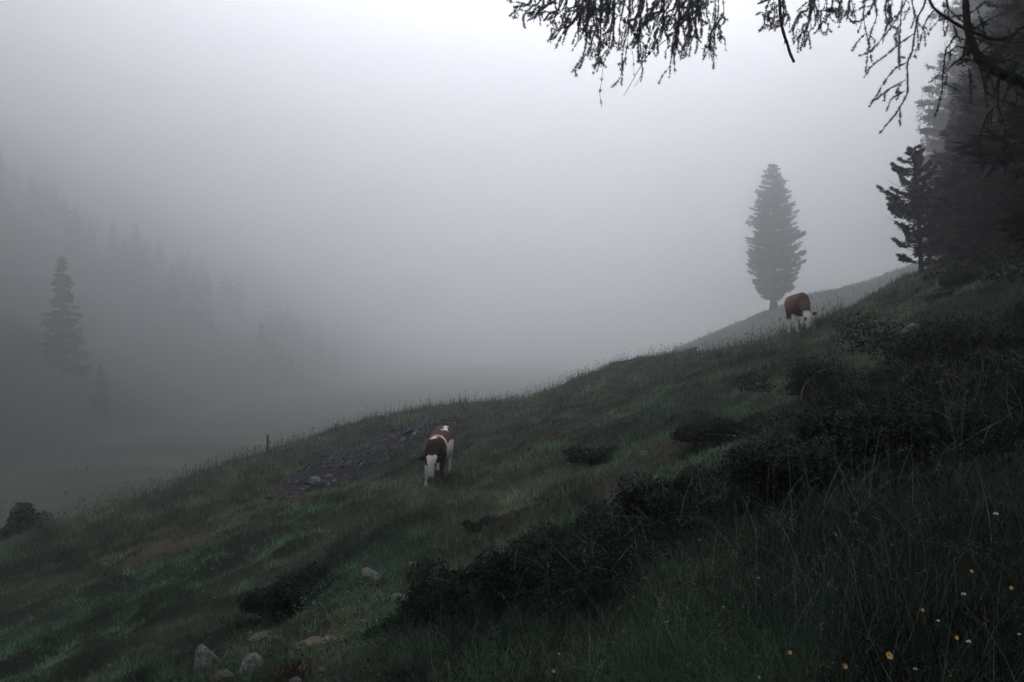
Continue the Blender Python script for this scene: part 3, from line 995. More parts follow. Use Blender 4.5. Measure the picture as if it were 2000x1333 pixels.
def bush(nleaf, rx, ry, rz, size, lumps, rg_, col, stems=14, ar=.5, upright=.0):
    """-> stems soup, leaves soup; stands at the origin, z up"""
    wood, lv = MB(), MB()
    cs = [(np.clip(rg_.normal(0, .48), -.95, .95) * rx, np.clip(rg_.normal(0, .42), -.9, .9) * ry, rg_.uniform(.08, .58) * rz, rg_.uniform(.16, .38)) for _ in range(lumps)]
    w = np.array([c[3] ** 2 for c in cs])
    which = rg_.choice(lumps, nleaf, p=w / w.sum())
    cc = np.array(cs)[which]
    d = rg_.normal(0, 1, (nleaf, 3))
    d /= np.linalg.norm(d, axis=1)[:, None]
    rad = rg_.uniform(.25, 1.12, nleaf) ** .6
    P = cc[:, :3] + d * rad[:, None] * cc[:, 3:4] * np.array([rx, ry, rz * .95]) * 1.15
    P[:, 2] = np.where(P[:, 2] < .01, rg_.uniform(0, .3, nleaf) * rz, P[:, 2])
    N = d * .8 + rg_.normal(0, .6, (nleaf, 3)) + [0, 0, .5]
    c = np.asarray(col) * rg_.uniform(.5, 1.5, (nleaf, 1)) * np.where(noise3(P[:, 0] / .16, P[:, 1] / .16, P[:, 2] / .16, 5) > .25, 2.0, 1.0)[:, None]
    leaves(lv, P, N, size, rg_, c, ar)
    for q in range(stems):
        e = P[rg_.integers(nleaf)] * [1, 1, 1.12]
        b = np.array([rg_.uniform(-.25, .25) * rx, rg_.uniform(-.25, .25) * ry, -.05])
        m = (b + e) / 2 + rg_.normal(0, .06, 3) * rx
        tube(wood, smooth_path([b, m, e], 4), np.linspace(.012, .003, 9) * max(rx, .5), 4)
    return wood, lv


def plant_bush(name, soups, loc, label, group=None, rotz=0.0, cat='bush'):
    t = empty(name, loc, rotz)
    tag(t, label, cat, group)
    soups[0].build('stem', M_twig, t)
    soups[1].build('foliage', M_leaf, t)
    return t


DK = (.013, .021, .017)
bushes = [  # base pixel, width m, height m, leaves, label
    (580, 1200, 1.2, .42, 7600, 'black heather clump alone on the lower left slope, beside the pale pitted boulder'),
    (1668, 765, 2.1, .62, 7500, 'domed dark bush, highest of the bushes below the grazing cow'),
    (1905, 690, 2.3, .80, 8000, 'large black bush on the bank below the dark wood'),
    (1425, 862, 1.1, .36, 4200, 'small dark bush at the left end of the thicket, above the bare scar'),
    (1190, 905, 1.3, .30, 4200, 'low dark bush cushion in grass right of the spotted cow'),
    (945, 1035, .55, .17, 2300, 'low scrub tuft around the cracked brown stone below the spotted cow'),
    (890, 1218, 1.0, .46, 8000, 'twiggy dark bush in the lower middle, before the pale half hidden stone'),
    (1090, 1150, 1.0, .50, 8000, 'dense dark-leaved bush in the lower middle, right of the twiggy bush'),
    (1900, 556, 1.3, .6, 3500, 'dark bush on the wood edge above the grassy bank'),
    (1330, 1030, .9, .42, 6500, 'dark bush at the bend of the thicket above the tangled grass'),
    (1600, 985, 1.1, .5, 7000, 'dark bush at the lower side of the thicket in the right half'),
    (1780, 905, 1.1, .5, 7000, 'bush with scattered pale tips at the lower side of the thicket, far right'),
]
for u, v, wd, hg, nl, lab in bushes:
    p = on_ground(u, v)
    plant_bush('bush', bush(int(nl * 2.2), wd * .5, wd * .42, hg * .95, .0075 + .0013 * p[1], 22, lr, DK, 22), (p[0], p[1] + wd * .25, gz(p[0], p[1] + wd * .25) - .03), lab, 'dark bushes on the slope')
p = pix(8, 1065, 27)
plant_bush('shrub', bush(7000, 1.15, 1.0, 1.85, .075, 12, lr, (.026, .046, .038), 10), (p[0], p[1], gz(p[0], p[1]) - .1), 'leafy green shrub at the left rim, half lost in fog', None, 0, 'shrub')
p = pix(-30, 1080, 24.5)
plant_bush('shrub', bush(5000, .9, .8, 1.05, .06, 9, lr, (.02, .034, .028), 10), (p[0], p[1], gz(p[0], p[1]) - .1), 'low dark shrub at the left rim in front of the foggy one', None, 0, 'shrub')
p = pix(1640, 600, 95)
plant_bush('shrub', bush(1500, 2.2, 1.6, 1.3, .22, 7, lr, (.03, .036, .03), 6), (p[0], p[1], gz(p[0], p[1]) - .1), 'dim hummock-like shrub on the foggy slope right of the grazing cow', None, 0, 'shrub')

# the low thicket between the bushes reads as one mass
ug = MB()
bx0, bx1 = min(q[0] for q in SHRUB) - .4, max(q[0] for q in SHRUB) + .4
by0, by1 = min(q[1] for q in SHRUB) - .4, max(q[1] for q in SHRUB) + .4
n = 1500000
x = lr.uniform(bx0, bx1, n)
y = lr.uniform(by0, by1, n)
k = in_poly(x, y, SHRUB) | (lr.random(n) < .08)
x, y = x[k], y[k]
h = shrub_h(x, y)
area_keep = lr.random(len(x)) < np.clip(h / .26, 0, 1) * np.clip(60 / (y * y), .2, 1)
x, y, h = x[area_keep][:270000], y[area_keep][:270000], h[area_keep][:270000]
n = len(x)
f = lr.random(n) ** .55
e = 0.05
gx_ = (shrub_h(x + e, y) - shrub_h(x - e, y)) / (2 * e)
gy_ = (shrub_h(x, y + e) - shrub_h(x, y - e)) / (2 * e)
P = np.stack([x, y, H(x, y) + h * f * lr.uniform(.9, 1.18, n)], 1)
N = np.stack([-gx_, -gy_, np.ones(n)], 1) * .6 + lr.normal(0, .6, (n, 3))
c = np.array(DK) * lr.uniform(.5, 1.6, (n, 1))
olive = (noise2(x / .33, y / .33, 57) + .5 * noise2(x / .12, y / .12, 58) > .22)
c[olive] = c[olive] * [1.5, 1.8, 1.5]
pale = lr.random(n) < .006
c[pale] = np.array([.14, .13, .14])
leaves(ug, P, N, .0050 + .00115 * y, lr, c)
# wood floor
n = 16000
xs_, ys_ = np.array([q[0] for q in FLOOR]), np.array([q[1] for q in FLOOR])
x = lr.uniform(xs_.min(), xs_.max() + 4, n)
y = lr.uniform(ys_.min() - 1, 46, n)
k = (in_poly(x, y, FLOOR) | ((y > np.interp(x / y, [.50, .6, .7], [29, 24, 22])) & (x / y > .53)))
x, y = x[k], y[k]
n = len(x)
h = .25 + .45 * np.clip(noise2(x / 1.2, y / 1.2, 59) + .3, 0, 1.2)
P = np.stack([x, y, H(x, y) + h * lr.random(n) ** .6], 1)
leaves(ug, P, lr.normal(0, .7, (n, 3)) + [0, -.2, .6], .07, lr, np.array([.018, .026, .021]) * lr.uniform(.5, 1.5, (n, 1)))
o = ug.build('undergrowth', M_leaf)
tag(o, 'low black-green thicket of dwarf shrubs filling the right of the slope', 'undergrowth', kind='stuff')

# bare twigs poking out of the thicket
tw = MB()
for q in range(420):
    while True:
        y = lr.uniform(by0, min(by1, 13))
        x = lr.uniform(bx0, bx1)
        hh = float(shrub_h(np.array([x]), np.array([y]))[0])
        if hh > .1: break
    z = gz(x, y)
    L = lr.uniform(.12, .42)
    a, el = lr.uniform(0, 6.28), lr.normal(.55, .45)
    d = np.array([math.cos(a) * math.cos(el), math.sin(a) * math.cos(el), math.sin(el)])
    b = np.array([x, y, z + hh * lr.uniform(.55, 1.0)])
    pts = smooth_path([b, b + d * L * .5 + lr.normal(0, .03, 3), b + d * L + lr.normal(0, .06, 3)], 3)
    tube(tw, pts, np.linspace(.0024, .0009, len(pts)) * (1 + .06 * y), 3, cap=False)
    if lr.random() < .6:
        b2 = pts[3]
        tube(tw, [b2, b2 + (d + lr.normal(0, .6, 3)) * L * .35], [.0015 * (1 + .06 * y), .0007], 3, cap=False)
o = tw.build('brushwood', M_dead)
tag(o, 'fine grey bare twigs poking out of the dark thicket', 'twigs', kind='stuff')


def dead_branch(pxs, Y, r, label, sides=()):
    mb = MB()
    pts = smooth_path([pix(u, v, Y + .15 * math.sin(i * 1.7)) for i, (u, v) in enumerate(pxs)], 5)
    o0 = pts[0].copy()
    tube(mb, pts - o0, np.linspace(r, r * .45, len(pts)), 5)
    for s in sides:
        q = smooth_path([pix(u, v, Y + .1) for u, v in s], 4)
        tube(mb, q - o0, np.linspace(r * .6, r * .25, len(q)), 4)
    o = mb.build('dead_branch', M_dead, None, True)
    o.location = o0
    tag(o, label, 'branch', 'dead branches on the thicket')


dead_branch([(1612, 806), (1585, 799), (1567, 788), (1565, 770), (1575, 748), (1595, 730), (1612, 722)], 9.6, .011, 'pale bare branch curved like a hook, left of the domed dark bush')
dead_branch([(1705, 776), (1672, 752), (1655, 732), (1646, 712)], 10.0, .008, 'thin grey bare branch leaning left over the domed dark bush', [[(1655, 732), (1662, 718)]])
dead_branch([(1746, 768), (1742, 750), (1728, 732), (1708, 720)], 10.0, .009, 'grey bare branch arching in the thicket, right of the leaning thin one', [[(1742, 750), (1730, 758)], [(1728, 732), (1745, 726)]])
dead_branch([(1888, 678), (1862, 664), (1843, 650), (1832, 644)], 12.2, .008, 'straight thin bare branch sticking out beneath the large black bush', [[(1862, 664), (1845, 662), (1838, 655)]])
dead_branch([(1877, 742), (1882, 722), (1883, 702), (1884, 690)], 11.0, .010, 'upright pale dead stick below the large black bush', [[(1882, 722), (1874, 730)]])
dead_branch([(1805, 735), (1775, 730), (1745, 735), (1720, 745)], 11.0, .007, 'long flat dead branch lying across the thicket top', [[(1775, 730), (1760, 722)], [(1745, 735), (1728, 730)]])

# reddish dead wood in the hollow at the bottom
mb = MB()
p0 = on_ground(560, 1325)
for q in range(34):
    a = np.array([lr.normal(0, .035), lr.normal(0, .05), -.03])
    e = np.array([lr.normal(.02, .06), lr.normal(0, .06), lr.uniform(.04, .13)])
    tube(mb, smooth_path([a, (a + e) / 2 + lr.normal(0, .02, 3), e], 3), np.linspace(.006, .0025, 7), 4)
o = mb.build('dead_shrub', M_redwood)
o.location = p0
tag(o, 'reddish brown dead shrub at the left of the dark hollow, bottom edge', 'shrub')


# ------------------------------------------------------------------ flowers
def above(u, v, h):
    """point on the sight line that is h above the land"""
    Y = np.geomspace(1.2, 60, 3000)
    x, z = (u - 1000) / F_PX * Y, (666.5 - v) / F_PX * Y
    k = np.argmax(z < H(x, Y) + h)
    return np.array([x[k], Y[k], z[k]])


def flower(name, u, v, h, dpx, label, kind):
    p = above(u, v, h)
    zb = gz(p[0] + .02, p[1]) - .02
    t = empty(name, (p[0], p[1], zb))
    tag(t, label, 'flower', 'yellow flowers in the foreground' if kind == 'y' else 'white flowers in the foreground')
    H_ = p[2] - zb
    r = dpx / F_PX * p[1] * (.40 if kind == 'y' else .5)
    mb = MB()
    tube(mb, smooth_path([(.02, 0, 0), (.03, .01, H_ * .5), (0, 0, H_)], 4), np.linspace(.0018, .0012, 9), 4)
    mb.build('stem', M_stem, t)
    if kind == 'y':
        tilt = Matrix.Rotation(R(56), 3, 'X') @ Matrix.Rotation(R(lr.uniform(-25, 25)), 3, 'Y')
        tilt = np.array(tilt.inverted())
        for q in range(5):
            a = q * 2 * math.pi / 5 + lr.normal(0, .08)
            pm = []
            for s, w_, z_ in [(.1, .10, 0), (.45, .46, .10), (.8, .50, .22), (1.0, .24, .27)]:
                for sg in (-1, 0, 1):
                    xx, yy_ = s * r, sg * w_ * r
                    pm.append((xx * math.cos(a) - yy_ * math.sin(a), xx * math.sin(a) + yy_ * math.cos(a), z_ * r + abs(sg) * .06 * r))
            V = np.array(pm) @ tilt + [0, 0, H_]
            Q = [(3 * i + j, 3 * i + j + 1, 3 * i + j + 4, 3 * i + j + 3) for i in range(3) for j in range(2)]
            build('petal', V, None, Q, M_petal_y, t, None, True)
    else:
        mb = MB()
        n = 46
        d = lr.normal(0, 1, (n, 3)); d[:, 2] = np.abs(d[:, 2]) * .8
        d /= np.linalg.norm(d, axis=1)[:, None]
        s = np.cross(d, lr.normal(0, 1, (n, 3))); s /= np.linalg.norm(s, axis=1)[:, None]
        V = np.stack([d * r * .25, d * r * .7 + s * r * .16, d * r, d * r * .7 - s * r * .16], 1).reshape(-1, 3) + [0, 0, H_]
        mb.add(V, None, np.arange(4 * n).reshape(-1, 4))
        mb.build('flower_head', M_petal_w, t)


for a in [(1736, 1281, .30, 18, 'largest open yellow flower, near the lower right corner'),
          (1650, 1302, .22, 13, 'yellow flower on a long stalk, left of the largest one'),
          (1868, 1246, .30, 11, 'cupped yellow flower right of and above the largest one'),
          (1802, 1192, .28, 9, 'small pale yellow flower straight above the largest one'),
          (1975, 1149, .32, 9, 'small orange-yellow flower by the right rim'),
          (1543, 1275, .26, 10, 'closed pale yellow flower bud, far left of the largest one'),
          (1482, 1323, .2, 8, 'tiny cream-yellow flower at the bottom edge, left of the bud'),
          (1897, 1116, .3, 9, 'cream yellow flower between the bushes and the right rim'),
          (1081, 1311, .2, 8, 'single yellow flower in the grass at the bottom centre')]:
    flower('yellow_flower', *a, 'y')
for a in [(1945, 1005, .3, 11, 'white flower head highest up, by the right rim'),
          (1882, 1162, .28, 11, 'ragged white flower head below the cream yellow flower'),
          (1892, 1255, .25, 11, 'white flower head right beside the cupped yellow flower'),
          (1788, 1308, .22, 9, 'white flower head below the largest yellow flower'),
          (1990, 1240, .28, 8, 'white flower bud in the lower right corner'),
          (1832, 1214, .25, 9, 'faint white flower head between two yellow flowers')]:
    flower('white_flower', *a, 'w')
fl = MB()
n = 45
u = lr.uniform(150, 1750, n)
v = lr.uniform(830, 1330, n)
for uu, vv in list(zip(u, v)) + [(282, 1000), (296, 1002), (303, 1001), (312, 1000), (372, 980), (394, 981), (320, 1013), (332, 1013), (247, 1274), (680, 1172), (757, 1105), (1025, 1018), (873, 1092)]:
    p = on_ground(uu, vv)
    if shrub_h(np.array([p[0]]), np.array([p[1]]))[0] > .1 or p[1] > 34: continue
    s = .0018 + .00040 * p[1]
    q = np.array([p[0], p[1], p[2] + lr.uniform(.08, .2)])
    N = lr.normal(0, .5, (4, 3)) + [0, -.6, .8]
    leaves(fl, q + lr.normal(0, s, (4, 3)), N, s, lr, np.tile(np.array([.5, .49, .48]), (4, 1)), .8)
M_fleck = attr_mat('tiny_flower', .7, .1)
o = fl.build('wildflowers', M_fleck)
tag(o, 'tiny white wildflowers sprinkled thinly through the meadow', 'wildflowers', kind='stuff')
# ------------------------------------------------------------------ cows
def loft(mb, st, side=(1, 0, 0), n=14):
    """closed tube through stations (x, y, z, half width along side, half height)"""
    S = np.array(st, float)
    c = S[:, :3]
    tan = np.gradient(c, axis=0)
    tan /= np.linalg.norm(tan, axis=1)[:, None] + 1e-9
    sd = np.asarray(side, float)
    a = sd[None] - (tan @ sd)[:, None] * tan
    a /= np.linalg.norm(a, axis=1)[:, None] + 1e-9
    b = np.cross(tan, a)
    th = np.arange(n) * 2 * math.pi / n
    V = (c[:, None] + S[:, 3][:, None, None] * np.cos(th)[None, :, None] * a[:, None] + S[:, 4][:, None, None] * np.sin(th)[None, :, None] * b[:, None]).reshape(-1, 3)
    k = len(S)
    i = np.arange(k - 1)[:, None] * n
    j = np.arange(n)[None]
    j2 = (j + 1) % n
    Q = np.stack([i + j, i + j2, i + n + j2, i + n + j], -1).reshape(-1, 4)
    m = len(V)
    V = np.vstack([V, c[0], c[-1]])
    T = [(m, (q + 1) % n, q) for q in range(n)] + [(m + 1, (k - 1) * n + q, (k - 1) * n + (q + 1) % n) for q in range(n)]
    mb.add(V, T, Q)


def dense(st, m=4):
    return smooth_path(np.array(st, float), m)


def cow(loc, rotz, scale, pose, paint, label, pitch=0.0):
    root = Vector(loc)
    ca, sa = math.cos(rotz), math.sin(rotz)

    def ground(x, y):
        wx, wy = root.x + scale * (x * ca - y * sa), root.y + scale * (x * sa + y * ca)
        return (gz(wx, wy) - root.z) / scale - y * math.tan(pitch)

    mb = MB()
    loft(mb, dense([(0, -.68, .84, .07, .10), (0, -.60, .84, .16, .21), (0, -.42, .84, .205, .285), (0, -.2, .80, .235, .315), (0, .1, .775, .27, .33), (0, .35, .785, .28, .325),
                    (0, .55, .83, .265, .275), (0, .70, .875, .24, .225), (0, .82, .895, .175, .175), (0, .88, .90, .09, .10)]), n=18)
    loft(mb, dense(pose['neck']), n=14)
    loft(mb, dense(pose['head']), n=14)
    for e in pose['ears']:
        loft(mb, dense(e), side=(0, .25, 1), n=8)
    loft(mb, dense([(0, .86, .98, .03, .03), (0, .925, .92, .022, .022), (.01, .95, .7, .017, .017), (.015, .945, .45, .022, .022), (.015, .94, .30, .035, .035), (.015, .94, .22, .015, .015)]), n=8)
    for leg, down in pose['legs']:
        L = np.array(leg, float)
        if down:
            gz_ = ground(L[-1][0], L[-1][1]) - .015
            f = np.clip((.62 - L[:, 2]) / .62, 0, 1)
            L[:, 2] += gz_ * f
        L = np.concatenate([L, L[:, 3:4]], 1)
        L[:-3, 3] *= .88
        loft(mb, dense(L, 3), n=10)
    V = np.concatenate(mb.V)
    raw = build('cow_raw', V, np.concatenate(mb.T), np.concatenate(mb.Q))
    md = raw.modifiers.new('r', 'REMESH')
    md.mode = 'VOXEL'
    md.voxel_size = .0155
    sm = raw.modifiers.new('s', 'SMOOTH')
    sm.factor = .5
    sm.iterations = 5
    dg = bpy.context.evaluated_depsgraph_get()
    ev = raw.evaluated_get(dg)
    me = bpy.data.meshes.new_from_object(ev)
    bpy.data.objects.remove(raw)
    me.name = 'cow'
    P = np.empty(len(me.vertices) * 3, np.float32)
    me.vertices.foreach_get('co', P)
    P = P.reshape(-1, 3)
    c = np.ones((len(P), 4), np.float32)
    c[:, :3] = paint(P[:, 0], P[:, 1], P[:, 2])
    me.attributes.new('Col', 'FLOAT_COLOR', 'POINT').data.foreach_set('color', c.ravel())
    me.polygons.foreach_set('use_smooth', np.ones(len(me.polygons), bool))
    me.materials.clear()
    me.materials.append(M_coat)
    o = bpy.data.objects.new('cow', me)
    COL.objects.link(o)
    o.location, o.rotation_euler, o.scale = loc, (pitch, 0, rotz), (scale,) * 3
    tag(o, label, 'cow', 'grazing cattle')
    for ex, ey, ez in pose['eyes']:
        bm = bmesh.new()
        bmesh.ops.create_uvsphere(bm, u_segments=10, v_segments=7, radius=.019)
        em = bpy.data.meshes.new('eye')
        bm.to_mesh(em)
        bm.free()
        em.materials.append(M_eye)
        eo = bpy.data.objects.new('eye', em)
        COL.objects.link(eo)
        eo.parent = o
        eo.location = (ex, ey, ez)
    return o


WHITE = np.array([.80, .75, .73])
PINK = np.array([.50, .36, .33])


def mixc(c, col, w):
    return c + (np.asarray(col) - c) * np.clip(w, 0, 1)[:, None]


def paint1(x, y, z):
    n1 = noise3(x * 5, y * 5, z * 5, 3)
    n2 = noise3(x * 11, y * 11, z * 11, 4)
    d = .06 * n1 + .035 * n2
    c = np.tile(np.array([.085, .039, .029]), (len(x), 1)) * (1 + .2 * n1)[:, None]
    fr = sstep(-.30, -.50, y) * sstep(.35, .55, z)                       # neck and chest are nearly black-brown
    c = mixc(c, [.035, .015, .012], fr)
    band = np.abs(y + .27 - .25 * np.abs(x) + d * 1.6) - (.05 + .16 * np.clip(.98 - z, 0, .3))
    c = mixc(c, WHITE, sstep(.012, -.012, band) * (z > .52))             # saddle band behind the shoulders
    blot = np.hypot((x + .03) / .075, (y + .44) / .06) + n1 * .3
    c = mixc(c, WHITE, sstep(1.1, .8, blot) * (z > 1.0))
    spine = np.abs(x - .05 - .16 * np.clip(y - .25, 0, .6) - 1.6 * d) - .06
    c = mixc(c, WHITE, sstep(.012, -.012, spine) * sstep(.18, .28, y) * (z > .8))
    fl = np.hypot((y - .10) / .46, (z - .62 - d) / .30)
    c = mixc(c, WHITE, sstep(1.06, .94, fl + .3 * n1) * (x > .08))       # white flank
    c = mixc(c, WHITE, sstep(.56, .53, z + d * 1.5) * (y > -.38))        # belly and hind legs
    hl = (y > .38) * sstep(.78, .72, z + d) * (x > .1)
    c = mixc(c, WHITE, hl)
    fl1 = (y < -.30) * (x < -.08) * sstep(.60, .56, z + d) * (y > -.86)
    c = mixc(c, WHITE, fl1)                                              # leading foreleg
    fl2 = (y < -.15) * (y > -.86) * (x > .06) * sstep(.60, .5, z)
    c = mixc(c, [.030, .014, .012], fl2 * (y < -.25))
    c = mixc(c, [.10, .085, .08], fl2 * sstep(.2, .14, z))
    # head: white face, dark behind the ears
    head = (y < -.90) * (np.abs(x) < .112) * (z < .885)
    ax = (.875 - z) * .40
    front = (-y - .965) - ax * .52
    c = mixc(c, WHITE, head * sstep(-.045, -.015, front + .015 * n1))
    c = mixc(c, [.50, .40, .38], head * sstep(.62, .56, z + d) * .5)
    c = mixc(c, PINK * .8, head * sstep(.50, .45, z))
    for s in (-1, 1):
        e = np.sqrt(((x - s * .085) / .03) ** 2 + ((z - .71) / .035) ** 2 + ((y + 1.08) / .06) ** 2)
        c = mixc(c, [.10, .06, .05], sstep(1.2, .6, e) * .8)
    ear = (np.abs(x) > .112) * (y < -.86) * (z > .68)
    c = mixc(c, [.022, .013, .012], ear.astype(float))
    c = mixc(c, [.05, .04, .035], sstep(.06, .035, z) * (y > -.8))       # hooves
    return np.clip(c, .006, .8)


pose1 = dict(
    neck=[(0, -.40, .90, .14, .20), (0, -.62, .92, .125, .18), (0, -.82, .87, .105, .15), (0, -.96, .82, .08, .10), (0, -1.0, .80, .055, .07)],
    head=[(0, -.965, .875, .040, .035), (0, -.985, .85, .07, .066), (0, -1.02, .785, .090, .088), (0, -1.045, .72, .095, .100), (0, -1.075, .635, .074, .088), (0, -1.105, .545, .060, .075), (0, -1.125, .475, .066, .070), (0, -1.135, .44, .052, .050)],
    ears=[[(-.06, -.97, .815, .02, .03), (-.13, -.965, .81, .05, .022), (-.205, -.955, .80, .058, .018), (-.275, -.95, .775, .022, .012)],
          [(.06, -.97, .815, .02, .03), (.12, -.955, .81, .05, .022), (.18, -.92, .78, .055, .018), (.225, -.89, .74, .022, .012)]],
    legs=[([(-.13, -.40, .80, .13), (-.16, -.45, .62, .088), (-.18, -.56, .36, .052), (-.183, -.575, .30, .044), (-.187, -.61, .13, .036), (-.188, -.63, .08, .043), (-.188, -.655, .05, .05), (-.188, -.665, 0, .055)], True),
          ([(.13, -.40, .80, .13), (.15, -.42, .62, .088), (.14, -.53, .40, .052), (.14, -.50, .35, .044), (.135, -.34, .235, .034), (.135, -.30, .20, .04), (.135, -.27, .155, .046), (.135, -.265, .12, .04)], False),
          ([(-.12, .62, .82, .17), (-.15, .50, .60, .125), (-.13, .74, .43, .055), (-.13, .735, .37, .045), (-.13, .69, .15, .038), (-.13, .67, .09, .045), (-.13, .645, .05, .05), (-.13, .63, 0, .055)], True),
          ([(.12, .62, .82, .17), (.165, .44, .60, .12), (.17, .60, .43, .055), (.17, .58, .37, .045), (.165, .50, .15, .038), (.165, .475, .09, .045), (.165, .45, .05, .05), (.165, .435, 0, .055)], True)],
    eyes=[(-.088, -1.075, .715), (.088, -1.075, .715)])


def paint2(x, y, z):
    n1 = noise3(x * 4, y * 4, z * 4, 13)
    n2 = noise3(x * 10, y * 10, z * 10, 14)
    d = .03 * n1 + .02 * n2
    c = np.tile(np.array([.135, .066, .05]), (len(x), 1)) * (1 + .18 * n1)[:, None]
    c = mixc(c, [.06, .028, .022], sstep(.75, .55, z) * (y < -.3) * (y > -.95) * .6)
    c = mixc(c, WHITE, sstep(.50, .47, z + d * 1.5) * (y > -.30) * (np.abs(x) < .14) * (y < .4))
    c = mixc(c, WHITE, sstep(.42, .38, z + d) * (y > -.75))
    c = mixc(c, [.10, .055, .045], (y > .3) * (x < 0) * sstep(.30, .36, z) * sstep(.50, .45, z) * .8)
    head = (y < -.79) * (z < .55) * (np.abs(x - .02) < .16)
    front = (-y - .86) - (.5 - z) * .30
    c = mixc(c, WHITE, head * sstep(-.06, -.02, front + .02 * n1))
    e = np.sqrt(((x + .085) / .05) ** 2 + ((z - .305) / .065) ** 2 + ((y + 1.0) / .10) ** 2)
    c = mixc(c, [.05, .028, .024], sstep(1.25, .8, e))
    e = np.sqrt(((x - .125) / .035) ** 2 + ((z - .305) / .04) ** 2 + ((y + 1.0) / .08) ** 2)
    c = mixc(c, [.06, .035, .03], sstep(1.2, .7, e))
    c = mixc(c, PINK, head * sstep(.10, .05, z) * .6)
    ear = (np.abs(x - .02) > .128) * (y < -.78) * (z > .30)
    c = mixc(c, [.030, .018, .016], ear.astype(float))
    return np.clip(c, .006, .8)


pose2 = dict(
    neck=[(0, -.38, .88, .15, .22), (0, -.58, .76, .135, .20), (.01, -.74, .60, .11, .165), (.015, -.86, .47, .09, .125), (.02, -.90, .41, .06, .09)],
    head=[(.02, -.855, .515, .05, .045), (.02, -.88, .48, .085, .075), (.02, -.93, .40, .103, .10), (.02, -.97, .31, .108, .112), (.02, -1.00, .21, .083, .10), (.02, -1.025, .11, .067, .085), (.02, -1.035, .035, .073, .078), (.02, -1.04, -.01, .056, .055)],
    ears=[[(-.05, -.89, .435, .02, .03), (-.12, -.885, .43, .05, .022), (-.19, -.875, .42, .056, .018), (-.255, -.87, .405, .022, .012)],
          [(.09, -.89, .435, .02, .03), (.16, -.885, .45, .05, .022), (.23, -.875, .47, .056, .018), (.30, -.87, .49, .022, .012)]],
    legs=[([(-.13, -.40, .80, .13), (-.155, -.42, .62, .09), (-.15, -.44, .36, .053), (-.15, -.44, .30, .045), (-.15, -.44, .13, .037), (-.15, -.455, .08, .043), (-.15, -.475, .05, .05), (-.15, -.485, 0, .055)], True),
          ([(.13, -.40, .80, .13), (.155, -.46, .62, .09), (.16, -.55, .36, .053), (.16, -.56, .30, .045), (.16, -.59, .13, .037), (.16, -.61, .08, .043), (.16, -.63, .05, .05), (.16, -.64, 0, .055)], True),
          ([(-.12, .62, .82, .17), (-.16, .46, .60, .125), (-.15, .62, .43, .056), (-.15, .60, .37, .046), (-.15, .50, .15, .038), (-.15, .48, .09, .045), (-.15, .455, .05, .05), (-.15, .44, 0, .055)], True),
          ([(.12, .62, .82, .17), (.15, .52, .60, .125), (.13, .78, .43, .056), (.13, .775, .37, .046), (.13, .74, .15, .038), (.13, .72, .09, .045), (.13, .70, .05, .05), (.13, .69, 0, .055)], True)],
    eyes=[(-.083, -1.0, .305), (.123, -1.0, .305)])

p = on_ground(834, 950)
c1 = cow((p[0] + .20, p[1] + .66, gz(p[0] + .2, p[1] + .5) + .02), R(-3), 1.0, pose1, paint1, 'brown and white spotted cow walking downhill towards the viewer, head lowered', R(8))
p = on_ground(1553, 649)
c2 = cow((p[0] + .17, p[1] + .2, gz(p[0] + .17, p[1] + .2) - .01), R(-5), 1.0, pose2, paint2, 'reddish brown white-faced cow grazing up the slope before the lone foggy conifer')
# ------------------------------------------------------------------ the larch whose boughs hang into the picture
kr = np.random.default_rng(17)
LX, LY = 5.9, 5.5
lz = gz(LX, LY) - .2
larch = empty('larch', (LX, LY, lz), 0)
tag(larch, 'old larch at the right whose dark drooping boughs hang into the top of the picture', 'tree')
LO = np.array([LX, LY, lz])
mb = MB()
tz = np.linspace(0, 17, 16)
tube(mb, np.stack([.1 * np.sin(tz * .5), .08 * np.cos(tz * .4), tz], 1), .30 * (1 - tz / 17) ** .8 + .10 * np.exp(-tz * 2) + .01, 12)
mb.build('trunk', M_bark, larch, True)
w_, n_ = conifer(17, kr, lambda t: .24 * np.interp(t, [0, .3, .45, .8, 1], [0, .9, 1, .5, .08]), 26, 7, up=.06, droop=.1, tuft=.34, n_tuft=26, tri=7, base=.34, col=(.035, .048, .036), hang=.5, rtrunk=.02)
w_.build('upper_boughs', M_bark, larch)
n_.build('crown', M_needle, larch)


def needles(mb, pts, step, ln, per):
    """short needle rosettes along a twig"""
    seg = np.linalg.norm(np.diff(pts, axis=0), axis=1)
    s = np.concatenate([[0], np.cumsum(seg)])
    m = max(1, int(s[-1] / step))
    q = kr.uniform(0, s[-1], m)
    P = np.stack([np.interp(q, s, pts[:, c]) for c in range(3)], 1)
    tanv = np.gradient(pts, axis=0)
    D = np.stack([np.interp(q, s, tanv[:, c]) for c in range(3)], 1)
    D /= np.linalg.norm(D, axis=1)[:, None] + 1e-9
    P = np.repeat(P, per, 0)
    D = np.repeat(D, per, 0)
    d = D * .45 + kr.normal(0, .75, P.shape)
    d /= np.linalg.norm(d, axis=1)[:, None]
    sd = np.cross(d, kr.normal(0, 1, P.shape))
    sd /= np.linalg.norm(sd, axis=1)[:, None]
    L = (ln * kr.uniform(.5, 1.2, len(P)))[:, None]
    V = np.stack([P - sd * .0019, P + sd * .0019, P + d * L], 1).reshape(-1, 3)
    mb.add(V, np.arange(len(V)).reshape(-1, 3), None, np.repeat(np.array([.030, .046, .036]) * kr.uniform(.6, 1.4, (len(P), 1)), 3, 0))


